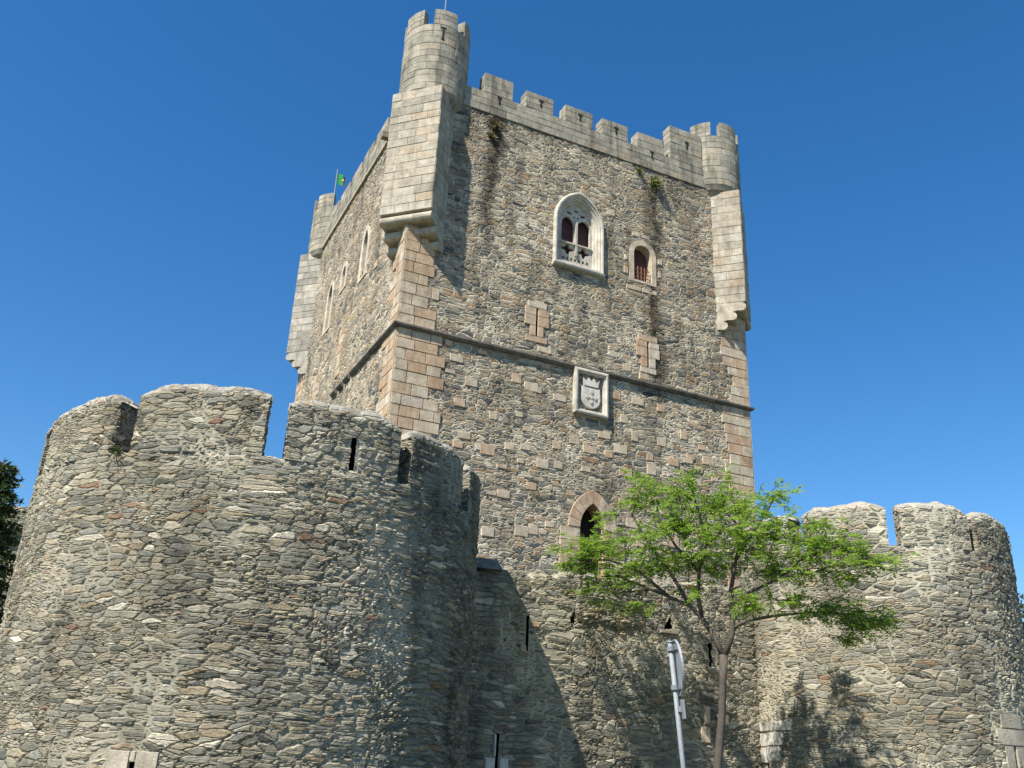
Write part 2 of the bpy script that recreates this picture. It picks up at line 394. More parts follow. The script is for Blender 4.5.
def pocket(name, S, u0, u1, v0, v1, depth, parent, m=None, d_front=-.01, label=None):
    """recess behind an opening, inner shade painted near-black: five inward faces"""
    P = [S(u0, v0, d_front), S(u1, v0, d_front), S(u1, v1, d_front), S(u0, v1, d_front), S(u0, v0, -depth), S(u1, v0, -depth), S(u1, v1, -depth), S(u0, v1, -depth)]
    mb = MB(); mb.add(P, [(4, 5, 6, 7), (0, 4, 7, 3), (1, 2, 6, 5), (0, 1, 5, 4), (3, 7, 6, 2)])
    return mb.build(name, m or M_SHADE, parent, label=label)

# ------------------------------------------------------------------ frames of reference
AZ = R(25.217)
U = np.array([cos(AZ), sin(AZ), 0.]); Wv = np.array([-sin(AZ), cos(AZ), 0.]); Z = np.array([0, 0, 1.])
C = np.array([-4.524, 33.054, 0.])       # near corner of the keep
A = 17.0
ZS, ZP = 16.05, 27.33                    # string course, foot of the parapet
E_ = (-U - Wv) / 2 ** .5; G_ = (U - Wv) / 2 ** .5
SR = flat(C, U, -Wv)                     # right (lit) face: u to the right, v height, d outwards
SL = flat(C, Wv, -U)                     # left face: u to the far left, d outwards

def ray_pt(px, py, dist):
    """point at horizontal distance `dist` that a pixel of the survey photograph shows"""
    d = _fw + _rt * (px - 512) / 948.935 - _up * (py - 384) / 948.935
    return np.array(d) * dist / math.hypot(d.x, d.y)
def ground_z(x, y):
    x = np.asarray(x, float); y = np.asarray(y, float)
    near = np.clip((y - 4) / 20, 0, 1) * np.clip((x + 8) / 18, 0, 1)
    return -1.62 + 1.0 * near * near * (3 - 2 * near)

# ------------------------------------------------------------------ ground and street
def build_ground():
    xs = np.concatenate([[-3000, -800, -200, -90], np.arange(-60, 61, 2.0), [90, 200, 800, 3000]])
    ys = np.concatenate([[-3000, -800, -200, -60], np.arange(-30, 71, 2.0), [110, 220, 800, 3000]])
    X, Y = np.meshgrid(xs, ys, indexing='ij')
    m, n = mat("dry_grass_ground")
    co = n.n.new("ShaderNodeTexCoord").outputs['Object']
    c = n.ramp(n.noise(co, .35, 5, .6), [(.3, (.05, .06, .022)), (.55, (.085, .085, .04)), (.75, (.14, .12, .075))])
    n.out(c, .95, bump=n.noise(co, 9, 4, .7), bstr=.6, bdist=.05)
    mb = MB(); mb.add(np.stack([X, Y, ground_z(X, Y)], -1), gridf(len(xs), len(ys)))
    tag(mb.build('ground', m, None, True), kind='structure')
    # cobbled street along which the picture was taken, with a raised pavement
    m2, n = mat("granite_setts")
    co = n.n.new("ShaderNodeTexCoord").outputs['Object']
    v = n.voro(co, 'F1', .55, '2D', 8.0); ed = n.voro(co, 'DISTANCE_TO_EDGE', .55, '2D', 8.0)[0]
    c = n.mix(n.map(ed, .02, .1, 1, 0), n.ramp(n.sep(v['Color'], True)[0], [(0, (.09, .088, .085)), (1, (.17, .165, .155))]), (.06, .055, .045))
    n.out(c, .8, bump=n.map(ed, 0, .2, 0, 1), bstr=.7, bdist=.02)
    def strip(name, y0, y1, dz, mm):
        xs = np.arange(-60, 61, 2.0); ys = np.linspace(y0, y1, 5); X, Y = np.meshgrid(xs, ys, indexing='ij')
        mb = MB(); mb.add(np.stack([X, Y, ground_z(X, Y) + dz], -1), gridf(len(xs), len(ys)))
        if dz > .05:
            e = np.stack([np.stack([xs, xs * 0 + y0, ground_z(xs, xs * 0 + y0) + q], -1) for q in (-.02, dz)], 1)
            mb.add(e, gridf(len(xs), 2))
        tag(mb.build(name, mm), kind='structure')
    strip('street', -6.5, 3.4, .008, m2)
    strip('pavement', 3.4, 6.2, .13, plain("pavement_slabs", (.20, .19, .175), .85, .2, 3))
build_ground()

# ------------------------------------------------------------------ the keep
keep = thing('castle_keep', tuple(C + A / 2 * (U + Wv) + Z * -2), 'tall square stone keep with corner turrets and battlements, behind the lower walls', 'castle tower')

GW = dict(cx=7.93, a=1.27, z0=20.72, spring=23.0, apex=24.66)      # gothic window on the right face
W2 = dict(cx=11.32, a=.46, z0=21.1, spring=22.45, apex=22.93)
DOOR = dict(cx=8.78, a=.57, z0=7.2, spring=9.25, apex=10.28)
SLITS = [(6.0, 17.0, 18.3), (11.52, 16.85, 18.1)]
COAT = (7.78, 9.42, 13.98, 16.0)
LW = [(5.95, .36, 21.0, 22.7, 23.5), (9.4, .30, 22.0, 22.8, 23.25), (11.75, .36, 20.7, 22.6, 23.3)]

def keep_face(mb, S, step, z0, z1, holes, off, stain=None):
    us = np.linspace(0, A, int(A / step) + 1); vs = np.linspace(z0, z1, int((z1 - z0) / step) + 1)
    Uu, Vv = np.meshgrid(us, vs, indexing='ij')
    P = S(Uu[..., None], Vv[..., None], 0.0) if False else None
    o = S(0, 0, 0); ax = S(1, 0, 0) - o; az = S(0, 1, 0) - o
    P = o + Uu[..., None] * ax + Vv[..., None] * az
    uc, vc = (us[:-1] + us[1:]) / 2, (vs[:-1] + vs[1:]) / 2
    UC, VC = np.meshgrid(uc, vc, indexing='ij'); k = np.ones(UC.shape, bool)
    for h in holes: k &= ~inpoly(UC, VC, h)
    st = np.zeros(Uu.shape) if stain is None else stain(Uu, Vv)
    f = gridf(len(us), len(vs), k)
    if np.dot(np.cross(ax, az), S(0, 0, 1) - o) < 0: f = f[:, ::-1]
    mb.add(P, f, np.stack([Uu + off, Vv], -1), stain=st)

def stain_right(u, v):
    def streak(c, w, z0, z1, s):
        cc = c + .12 * np.sin(v * .9 + c) + .05 * np.sin(v * 2.7)
        return s * np.exp(-((u - cc) / w) ** 2) * np.clip((v - z0) / 2.5, 0, 1) * np.clip((z1 - v) / .3, 0, 1)
    return np.clip(streak(3.55, .36, 19.5, 27.3, 1.0) + streak(11.98, .38, 14.5, 26.6, 1.0) + streak(2.2, .5, 22, 27.3, .5) + streak(8.6, .25, 25, 27.3, .4) + streak(6.2, .3, 17.5, 21, .35) + streak(14.3, .3, 21, 27, .4) + streak(4.2, .8, 24, 27.3, .3)
                   + .6 * np.clip((v - 26.6) / .7, 0, 1) * (np.sin(u * 2.3) > -.2) + streak(11.6, .5, 9, 16, .35), 0, 1)

def build_keep_walls():
    mb = MB()
    slit = lambda u, a, b: [(u - .09, a), (u + .09, a), (u + .09, b), (u - .09, b)]
    holesR = [arch(GW['cx'], GW['a'] - .16, GW['z0'] + .15, GW['spring'], GW['apex'] - .2), arch(W2['cx'], W2['a'] + .05, W2['z0'] - .05, W2['spring'], W2['apex'] + .05),
              arch(DOOR['cx'], DOOR['a'] + .07, DOOR['z0'], DOOR['spring'], DOOR['apex'] + .08)] + [slit(*s) for s in SLITS]
    holesL = [arch(c, a + .07, z0, sp, ap + .05) for c, a, z0, sp, ap in LW]
    keep_face(mb, SR, .065, 3.0, ZP, holesR, 0, stain_right)
    keep_face(mb, SR, .4, -2.0, 3.0, [], 0)
    keep_face(mb, SL, .11, 6.0, ZP, holesL, -A)
    keep_face(mb, SL, .4, -2.0, 6.0, [], -A)
    keep_face(mb, flat(C + A * U, Wv, U), .3, -2, ZP, [], 17)
    keep_face(mb, flat(C + A * Wv, U, Wv), .3, -2, ZP, [], 34)
    mb.build('wall', M_KP, keep, True)
    mr = MB(); prism(mr, [tuple((C + p * U + q * Wv)[:2]) for p, q in ((.6, .6), (A - .6, .6), (A - .6, A - .6), (.6, A - .6))], ZP - .3, ZP - .1)
    mr.build('roof_terrace', M_MORT, keep)
build_keep_walls()

# quoins at the corners, loose dressed blocks in the rubble
def build_quoins():
    mb = MB()
    def jr(k, a, b): return (a, b + rng.uniform(-.35, .35))
    def jl(k, a, b): return (a + rng.uniform(-.35, .35), b)
    rows_lo = courses(-2, ZS - .02, .46); rows_hi = courses(ZS + .02, 22.2, .46)
    def post(c0, n1, n2): box(mb, c0 - .3 * n1 - .3 * n2 - 2 * Z, n1 * .345, n2 * .345, Z * (22.4 + 2), blk=.55)   # solid corner behind the blocks
    blocks(mb, SR, 0, 1.75, rows_lo, (.55, 1.0), .062, .012, .022, jr)
    blocks(mb, SR, 0, 1.30, rows_hi, (.55, .95), .062, .012, .022, jr)
    blocks(mb, SL, 0, 1.35, rows_lo, (.55, 1.0), .062, .012, .022, jr)
    blocks(mb, SL, 0, 1.0, rows_hi, (.55, .95), .062, .012, .022, jr)
    post(C, -U, -Wv); mb.build('quoins', M_QUO, keep); mb = MB()
    blocks(mb, SR, A - 1.5, A, rows_lo, (.55, 1.0), .062, .012, .022, jl)
    blocks(mb, SR, A - 1.2, A, courses(ZS + .02, 20.8, .46), (.55, .95), .062, .012, .022, jl)
    post(C + A * U, U, -Wv); mb.build('quoins', M_QUO, keep); mb = MB()
    blocks(mb, SL, A - 1.2, A, courses(6, 20.8, .46), (.55, .95), .062, .012, .022, jl)
    post(C + A * Wv, -U, Wv); mb.build('quoins', M_QUO, keep)
    def stone(S, *a, **k):
        q = MB(); one_block(q, S, *a, **k)
        if q.n: q.build('dressed_stone', M_QUO, keep)
    pos = [(2.6, 13.5), (3.3, 14.2), (2.9, 12.2), (3.9, 11.6), (4.4, 13.0), (5.2, 12.0), (5.9, 14.6), (5.0, 14.9), (3.6, 10.4), (4.8, 10.1), (6.2, 10.6), (6.9, 12.6),
           (7.0, 14.4), (6.4, 11.6), (7.3, 11.5), (7.9, 12.9), (8.6, 12.4), (9.2, 13.2), (9.9, 12.9), (10.3, 14.1), (10.9, 13.6), (10.4, 11.9), (11.5, 12.2), (12.1, 13.6), (12.9, 12.6),
           (13.3, 14.2), (13.8, 12.0), (14.4, 13.2), (11.0, 15.2), (12.3, 15.0), (9.9, 15.1), (13.0, 10.8), (11.8, 10.4), (10.5, 9.9), (5.6, 8.7), (4.1, 8.4), (6.3, 16.5), (10.3, 16.75), (11.4, 16.35),
           (9.55, 24.1), (6.1, 8.9), (3.1, 9.3), (2.5, 15.2), (14.6, 10.6), (12.6, 9.3)]
    for u, v in pos:
        w, h = rng.uniform(.36, .70), rng.uniform(.30, .48); u += rng.uniform(-.2, .2); v += rng.uniform(-.15, .15)
        stone(SR, u - w / 2, u + w / 2, v - h / 2, v + h / 2, .052, g=.035, val=min(1, max(.1, rng.normal(.55, .22))))
    for _ in range(44):
        u, v = rng.uniform(2, 15), rng.uniform(8, 15.8); w, h = rng.uniform(.3, .5), rng.uniform(.2, .34)
        if abs(u - 8.6) < 1.2 and (v > 13.6 or v < 11): continue
        stone(SR, u - w / 2, u + w / 2, v - h / 2, v + h / 2, .05, g=.03, val=min(1, max(.1, rng.normal(.6, .2))))
    for _ in range(16):
        u, v = rng.uniform(2, 14), rng.uniform(12, 22); w, h = rng.uniform(.3, .5), rng.uniform(.22, .4)
        stone(SL, u - w / 2, u + w / 2, v - h / 2, v + h / 2, .05, g=.03, val=min(1, max(.1, rng.normal(.6, .2))))
    # tan jamb stones of blocked openings on the left face
    for u, v0, v1 in ((8.4, 16.9, 19.4), (12.6, 16.5, 18.5)):
        sb = MB(); blocks(sb, SL, u - .35, u + .35, courses(v0, v1, .42), (.35, .7), .06, .01, .02)
        sb.build('blocked_opening', M_QUO, keep)
build_quoins()

def build_string():
    prof = [(0, -.17), (.10, -.13), (.20, -.02), (.20, .05), (0, .14)]
    mb = MB()
    def run(S, u0, u1, m0, m1):
        V = []
        for uu, mit in ((u0, m0), (u1, m1)):
            for d, z in prof: V.append(S(uu + mit * d, ZS + z, d))
        k = len(prof); F = [(i, k + i, k + i + 1, i + 1) for i in range(k - 1)] + [tuple(range(k))[::-1], tuple(range(k, 2 * k))]
        mb.add(V, F, blk=rng.uniform(.0, .6))
    prof = [(.0, -.14), (.11, -.11), (.20, -.02), (.20, .05), (.0, .12)]
    cuts = np.arange(0, A + .01, 1.0)
    for a, b in zip(cuts[:-1], cuts[1:]):
        run(SR, a + (.006 if a > 0 else 0), b - (.006 if b < A else 0), -1 if a == 0 else 0, 1 if b >= A - .01 else 0)
    mb.build('string_course', M_STRING, keep); mb = MB(); last = None
    for a, b in zip(cuts[:-1], cuts[1:]):
        if a >= 9: continue
        if a > 5: mb.build('string_course', M_STRING, keep); mb = MB()
        run(SL, a + (.006 if a > 0 else 0), b - (.006 if a < 5 else .3), -1 if a == 0 else 0, 0)
    mb.build('string_course', M_STRING, keep)
build_string()

# parapet and merlons
def build_parapet():
    ZC = 28.42
    specR = [(2.95, 4.38, 29.45), (5.05, 6.47, 29.3), (7.1, 8.58, 29.3), (9.1, 10.54, 29.3), (11.1, 12.62, 29.25), (13.0, 14.9, 30.35)]
    def side(S, n, spec, seed_holes):
        poly = [S(a, 0, d)[:2] for a, d in ((1.2, .06), (15.8, .06), (15.8, -.5), (1.2, -.5))]
        if n < 0: poly = poly[::-1]
        ashlar_prism('parapet', [tuple(p) for p in poly], ZP, ZC, .37, M_TUR, keep, (.55, 1.1), .014, .016, top=False)
        for a, b, zt in spec:
            poly = [S(x, 0, d)[:2] for x, d in ((a, .06), (b, .06), (b, -.5), (a, -.5))]
            if n < 0: poly = poly[::-1]
            o = ashlar_prism('merlon', [tuple(p) for p in poly], ZC + .003, zt, .34, M_TUR, keep, (.5, .9), .014, .016)
            if seed_holes:
                c = (a + b) / 2 + .05; z = (ZC + .22) if zt < 30 else 29.3
                if a in (2.95, 11.1): z = ZC - .45
                sl = [(c - .04, z), (c + .04, z), (c + .04, z + .32), (c + .12, z + .32), (c + .12, z + .40), (c - .12, z + .40), (c - .12, z + .32), (c - .04, z + .32)]
                plate('loophole_shade_plate', sl, [], .012, S, M_SHADE, o, .09)  # thin plate on the face, a hole's shade painted on as near-black
    side(SR, 1, specR, True)
    specL = [(2.4 + 2.02 * k, 2.4 + 2.02 * k + 1.62, 28.92) for k in range(6)]
    side(SL, -1, specL, False)
    side(flat(C + A * U, Wv, U), 1, specL, False)
    side(flat(C + A * Wv, U, Wv), -1, specL, False)
    # weathered drip ledge below the left parapet and a stone spout
    mb = MB(); box(mb, SL(1.2, ZP - .02, 0), Wv * 14.6, -U * .13, Z * -.12, blk=.9); mb.build('ledge', M_GREY, keep)
    mb = MB(); box(mb, SL(3.1, ZP - .55, 0), Wv * .3, -U * .6, Z * .3, blk=.1); mb.build('spout', M_GREY, keep)
build_parapet()

# corner piers and turrets
def build_corner(c0, e, g, h=1.15, D=.25, zt=27.15, zb=21.0, turn=0.0, dz=0.0, db=0.0, m=None):
    M_ASH = m or globals()['M_ASH']
    """pier set across the corner c0: e = outward diagonal, g = along its front"""
    e2, g2, c2 = e[:2], g[:2], c0[:2]
    back = -h - .25
    poly = [c2 + e2 * back - g2 * h, c2 + e2 * D - g2 * h, c2 + e2 * D + g2 * h, c2 + e2 * back + g2 * h]
    area = sum(poly[i][0] * poly[(i + 1) % 4][1] - poly[(i + 1) % 4][0] * poly[i][1] for i in range(4))
    if area < 0: poly = poly[::-1]
    pier = ashlar_prism('corner_pier', [tuple(p) for p in poly], zb, zt, .40, M_ASH, keep, (.6, 1.05), .015, .018, faces=None)
    # corbel: rolls stepping back into the corner
    mb = MB(); prof = []; d = D; z = zb - .003
    prof.append((D - .03, z))
    for k in range(3):
        rr = .20
        d0 = D - .02 - .44 * k
        cz = z - .05 - rr
        prof.append((d0 - .12, z - .025))
        for t in np.linspace(pi / 2, -pi / 2, 9): prof.append((d0 - rr + .03 + rr * cos(t), cz + rr * sin(t)))
        z = cz - rr
        prof.append((d0 - .42, z + .02))
    prof.append((-h - .3, z - .05)); prof.append((-h - .3, zb - .003))
    n = len(prof)
    V = [np.array([*(c2 + e2 * a + s * g2 * h), zz]) for s in (-1, 1) for a, zz in prof]
    F = [(i, (i + 1) % n, n + (i + 1) % n, n + i) for i in range(n)] + [tuple(range(n)), tuple(range(n, 2 * n))[::-1]]
    mb.add(V, F, blk=.55); o = mb.build('corbel', M_ASH, pier)
    # turret
    r = 1.48; ctr = c2 - e2 * 1.24
    zs, ztp = 30.75 + dz, 31.6 + dz
    S = cylS(ctr[0], ctr[1], r, 0); L = 2 * pi * r
    mb = MB(); ns = 48; an = np.linspace(0, 2 * pi, ns, endpoint=False)
    pr = [(.2, 26.55 + db), (.95, 26.6 + db), (1.2, 26.75 + db), (1.38, 26.95 + db), (r, 27.2 + db), (r, zs), (r - .38, zs), (r - .38, zs - 1.2), (.05, zs - 1.2)]
    V = [(ctr[0] + a * cos(t), ctr[1] + a * sin(t), zz) for a, zz in pr for t in an]
    mb.add(V, [(i * ns + k, i * ns + (k + 1) % ns, (i + 1) * ns + (k + 1) % ns, (i + 1) * ns + k) for i in range(len(pr) - 1) for k in range(ns)], blk=.3)
    rows = courses(27.2 + db, zs - .004, .36)
    blocks(mb, S, 0, L, rows, (.6, 1.0), .014, .010, .016, None, None, .22)
    tur = mb.build('corner_turret', M_TUR, keep)
    base = math.atan2(-ctr[1], -ctr[0]) + R(12) + turn
    for k in range(6):
        a0, a1 = base + R(60 * k - 21), base + R(60 * k + 21)
        mb = MB(); nn = 9; tt = np.linspace(a0, a1, nn)
        V = [(ctr[0] + q * cos(t), ctr[1] + q * sin(t), zz) for t in tt for q, zz in ((r, zs + .003), (r, ztp), (r - .38, ztp), (r - .38, zs + .003))]
        F = [(i * 4 + j, (i + 1) * 4 + j, (i + 1) * 4 + (j + 1) % 4, i * 4 + (j + 1) % 4) for i in range(nn - 1) for j in range(4)] + [(0, 1, 2, 3), tuple((nn - 1) * 4 + j for j in (3, 2, 1, 0))]
        mb.add(V, F, blk=.35)
        Sm = cylS(ctr[0], ctr[1], r, a0); blocks(mb, Sm, 0, (a1 - a0) * r, courses(zs + .003, ztp - .004, .3), (.4, .7), .014, .008, .016, None, None, .2)
        mb.build('merlon', M_TUR, tur)
        if k % 2 == 0:
            am = (a0 + a1) / 2 - R(4); Sl = cylS(ctr[0], ctr[1], r, am); z = zs - 1.1
            sl = [(-.03, z + .36)] + [(.075 * cos(t), z + .30 + .075 * sin(t)) for t in np.linspace(-pi * .9, pi * .4, 9)] + [(.03, z + .36), (.03, z + .88), (.12, z + .88), (.12, z + .95), (-.12, z + .95), (-.12, z + .88), (-.03, z + .88)]
            plate('loophole_shade_plate', sl, [], .012, Sl, M_SHADE, tur, .028)  # no opening here: the slit's darkness is a near-black plate
build_corner(C, E_, G_)
build_corner(C + A * U, G_, -E_, turn=R(-28), dz=-.35, db=.3)
build_corner(C + A * Wv, -G_, E_, dz=-.75, turn=R(10), m=M_PIERG)
build_corner(C + A * (U + Wv), -E_, -G_)

# windows of the keep
def build_openings():
    # big gothic window
    g = GW; cx = g['cx']
    def ol(i): return arch(cx, g['a'] - i, g['z0'] + i * .9, g['spring'], g['apex'] - i * 1.15, 12)
    win = MB()
    loft(win, [(ol(-.0), -.02), (ol(0), .13), (ol(.05), .19), (ol(.11), .19), (ol(.14), .12), (ol(.21), .11), (ol(.24), .03), (ol(.31), .01), (ol(.34), -.10), (ol(.39), -.12),
               (ol(.42), -.22), (ol(.45), -.55)], SR, blk=.6)
    sh = [SR(cx - g['a'] - .08, g['z0'] + .02, .36), SR(cx + g['a'] + .08, g['z0'] + .02, .36)]
    w = win.build('gothic_window', M_FRAME, keep)
    mb = MB(); o = SR(cx - g['a'] - .02, g['z0'] - .14, 0)
    V = [SR(x, z, d) for x in (cx - g['a'] - .02, cx + g['a'] + .02) for d, z in ((0, g['z0'] - .12), (.21, g['z0'] - .08), (.24, g['z0'] + .0), (.17, g['z0'] + .05), (0, g['z0'] + .10))]
    mb.add(V, [(i, 5 + i, 6 + i, 1 + i) for i in range(4)] + [(0, 1, 2, 3, 4), (9, 8, 7, 6, 5)], blk=.4); mb.build('sill', M_FRAME, w)
    ai = g['a'] - .54; zb = g['z0'] + .5
    outer = arch(cx, g['a'] - .42, g['z0'] + .38, g['spring'], g['apex'] - .48, 12)
    holes = []
    for s in (-1, 1):
        c1 = cx + s * .41
        holes.append(arch(c1, .315, 22.12, 23.05, 23.46, 6))
        q = [(c1 + (.21 + .07 * cos(4 * t)) * cos(t) * 1.15, 21.78 + (.21 + .07 * cos(4 * t)) * sin(t)) for t in np.linspace(0, 2 * pi, 28, endpoint=False)]
        holes.append(q)
        holes.append([(cx + s * .36 + .13 * cos(t) + .05 * s * sin(t), 23.66 + .075 * sin(t) - s * 0 * cos(t)) for t in np.linspace(0, 2 * pi, 12, endpoint=False)])
        holes.append(circle(cx + s * .10, 23.50, .055, 10))
    holes.append([(cx + .11 * cos(t), 23.84 + .06 * sin(t)) for t in np.linspace(0, 2 * pi, 12, endpoint=False)])
    for k in range(7): holes.append([(cx - .66 + .2 * k + a, 21.24 + b) for a, b in ((0, 0), (.12, 0), (.12, .1), (.06, .15), (0, .1))])
    plate('tracery', outer, holes, .12, SR, M_FRAME, w, -.34)
    plate('transom', [(cx - .81, 22.03), (cx + .81, 22.03), (cx + .81, 22.1), (cx - .81, 22.1)], [], .09, SR, M_FRAME, w, -.218)
    plate('mullion', [(cx - .05, 21.5), (cx + .05, 21.5), (cx + .05, 23.3), (cx - .05, 23.3)], [], .08, SR, M_FRAME, w, -.212)
    plate('shutter', arch(cx, g['a'] - .45, g['z0'] + .40, g['spring'], g['apex'] - .5, 12), [], .04, SR, M_WOOD, w, -.52)
    # small round-headed window
    g = W2
    def surround(name, cx, a, z0, sp, ap, S, band, m, depth, wood=True, d=.06, vb=.5, grille=False, n=8):
        def o2(i): return arch(cx, a + i, z0 - i * .5, sp, ap + i * 1.05, n)
        mb = MB(); loft(mb, [(o2(band), -.02), (o2(band), d), (o2(.02), d), (o2(0), d - .02), (o2(0), -depth)], S, blk=vb)
        w = mb.build(name, m, keep)
        plate('shutter' if wood else 'doorway', arch(cx, a + .02, z0 - .02, sp, ap + .02, n), [], .04, S, M_WOOD if wood else M_SHADE, w, -depth + .03)
        return w
    w2 = surround('arched_window', g['cx'], g['a'], g['z0'], g['spring'], g['apex'], SR, .26, M_QUO, .45, True, .05, .58)
    mb = MB()
    for a, b, c_, d_ in ((-1.02, -.78, 21.25, 21.62), (-.98, -.80, 21.95, 22.25), (.81, 1.0, 21.5, 21.9), (.82, 1.08, 22.2, 22.5), (-.9, -.1, 20.5, 20.76), (-.05, .75, 20.52, 20.76), (-.55, -.1, 23.33, 23.6), (-.04, .4, 23.35, 23.58)):
        mb = MB(); one_block(mb, SR, g['cx'] + a, g['cx'] + b, c_, d_, .05, g=.03, val=rng.uniform(.4, .75)); mb.build('jamb_stone', M_QUO, w2)
    mb = MB()
    for k in range(3): tube(mb, [SR(g['cx'] - .36, 21.25 + .2 * k, .03), SR(g['cx'] + .36, 21.25 + .2 * k, .03)], .02, 6)
    for k in range(4): tube(mb, [SR(g['cx'] - .27 + .18 * k, 21.12, .03), SR(g['cx'] - .27 + .18 * k, 21.8, .03)], .02, 6)
    mb.build('window_grille', plain("rusty_iron", (.28, .13, .07), .8), w2)
    g = DOOR
    def o3(i): return arch(g['cx'], g['a'] + i, g['z0'], g['spring'], g['apex'] + i * 1.05, 10)
    mb = MB(); n = 14
    loft(mb, [(o3(.55), -.02), (o3(.55), .05), (o3(.0), .05), (o3(0), -.7)], SR, blk=.3)
    dr = mb.build('door_arch', M_QUO, keep)
    ms = MB()                                                        # separate voussoirs, slightly proud
    pts = o3(.0)[2:]; pto = o3(.55)[2:]; k = 0
    while k < len(pts) - 2:
        q = [SR(*pts[k], .078), SR(*pto[k], .078), SR(*pto[k + 2], .078), SR(*pts[k + 2], .078)]; c = sum(q) / 4
        f = [c + (x - c) * .93 for x in q]; b = [x + Wv * .06 for x in q]
        fm = [SR(*pts[k + 1], .078), SR(*pto[k + 1], .078)]
        ms.add([f[0], f[1], c + (fm[1] - c) * .93, f[2], f[3], c + (fm[0] - c) * .93] + [b[0], b[1], fm[1] + Wv * .06, b[2], b[3], fm[0] + Wv * .06],
               [(0, 1, 2, 5), (5, 2, 3, 4)] + [(i, (i + 1) % 6, 6 + (i + 1) % 6, 6 + i) for i in range(6)], blk=rng.random()); k += 2
    for s in (-1, 1):
        ub = g['cx'] + s * (g['a'] + .45)
        blocks(ms, SR, ub - .45, ub + .45, courses(g['z0'], g['spring'] - .05, .5), (.4, .9), .075, .01, .02, None, lambda x, z: abs(x - g['cx']) < g['a'] + .1)
    ms.build('voussoirs', M_QUO, dr)
    plate('door_leaf', arch(g['cx'], g['a'] + .02, g['z0'], g['spring'], g['apex'] + .02, 10), [], .05, SR, M_SHADE, dr, -.68)  # the doorway's inner shade is put into the leaf's colour
    # arrow slits of dressed stone
    for (u0, a, b), pat in zip(SLITS, (0, 1)):
        mb = MB(); rows = [a - .28, a, a + .48, a + .95, b, b + .3]
        for k in range(5):
            wd = [.5, .32, .58, .55, .45][k] if pat == 0 else [.42, .38, .6, .58, .5][k]
            if k in (0, 4): one_block(mb, SR, u0 - wd, u0 + wd, rows[k], rows[k + 1], .075, g=.02, val=.95 if (k == 4) == (pat == 0) else .3)
            else:
                one_block(mb, SR, u0 - wd, u0 - .045, rows[k], rows[k + 1], .075, g=.014, val=rng.uniform(0, .5)); one_block(mb, SR, u0 + .045, u0 + wd, rows[k], rows[k + 1], .075, g=.014, val=rng.uniform(0, .5) if pat == 0 else .95)
        o = mb.build('arrow_slit', M_QUO, keep)
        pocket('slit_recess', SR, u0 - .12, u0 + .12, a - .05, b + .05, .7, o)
    # coat of arms panel
    a0, a1, z0, z1 = COAT
    rect = lambda i: [(a0 + i, z0 + i), (a1 - i, z0 + i), (a1 - i, z1 - i), (a0 + i, z1 - i)]
    mb = MB(); loft(mb, [(rect(0), -.01), (rect(0), .20), (rect(.06), .23), (rect(.12), .23), (rect(.15), .17), (rect(.21), .15), (rect(.24), -.08)], SR, True, blk=.55)
    ca = mb.build('heraldic_panel', M_FRAME, keep)
    cx = (a0 + a1) / 2
    shp = [(cx - .41, 15.22), (cx - .43, 14.75)] + [(cx - .43 * cos(t), 14.75 - .42 * sin(t)) for t in np.linspace(.2, pi - .2, 11)] + [(cx + .43, 14.75), (cx + .41, 15.22)]
    sh = plate('shield', shp[::-1], [], .16, SR, M_SHIELD, ca, -.07, bevel=.035)
    for dx, dz in ((0, 0), (-.19, 0), (.19, 0), (0, .21), (0, -.21)):
        s = [(cx + dx - .065, 14.80 + dz + .08), (cx + dx - .065, 14.80 + dz - .03), (cx + dx, 14.80 + dz - .10), (cx + dx + .065, 14.80 + dz - .03), (cx + dx + .065, 14.80 + dz + .08)]
        plate('escutcheon', s, [], .05, SR, M_SHIELD, sh, .115)
    cr = [(cx - .33, 15.28), (cx + .33, 15.28), (cx + .40, 15.62), (cx + .24, 15.50), (cx + .13, 15.68), (cx, 15.52), (cx - .13, 15.68), (cx - .24, 15.50), (cx - .40, 15.62)]
    plate('crown', cr, [], .22, SR, M_SHIELD, ca, -.07)
    # left face windows: tall narrow lights with tan surrounds
    for c, a, z0, sp, ap in LW:
        surround('lancet_window', c, a, z0, sp, ap, SL, .26, M_CREAM, .4, True, .07, .6)
build_openings()

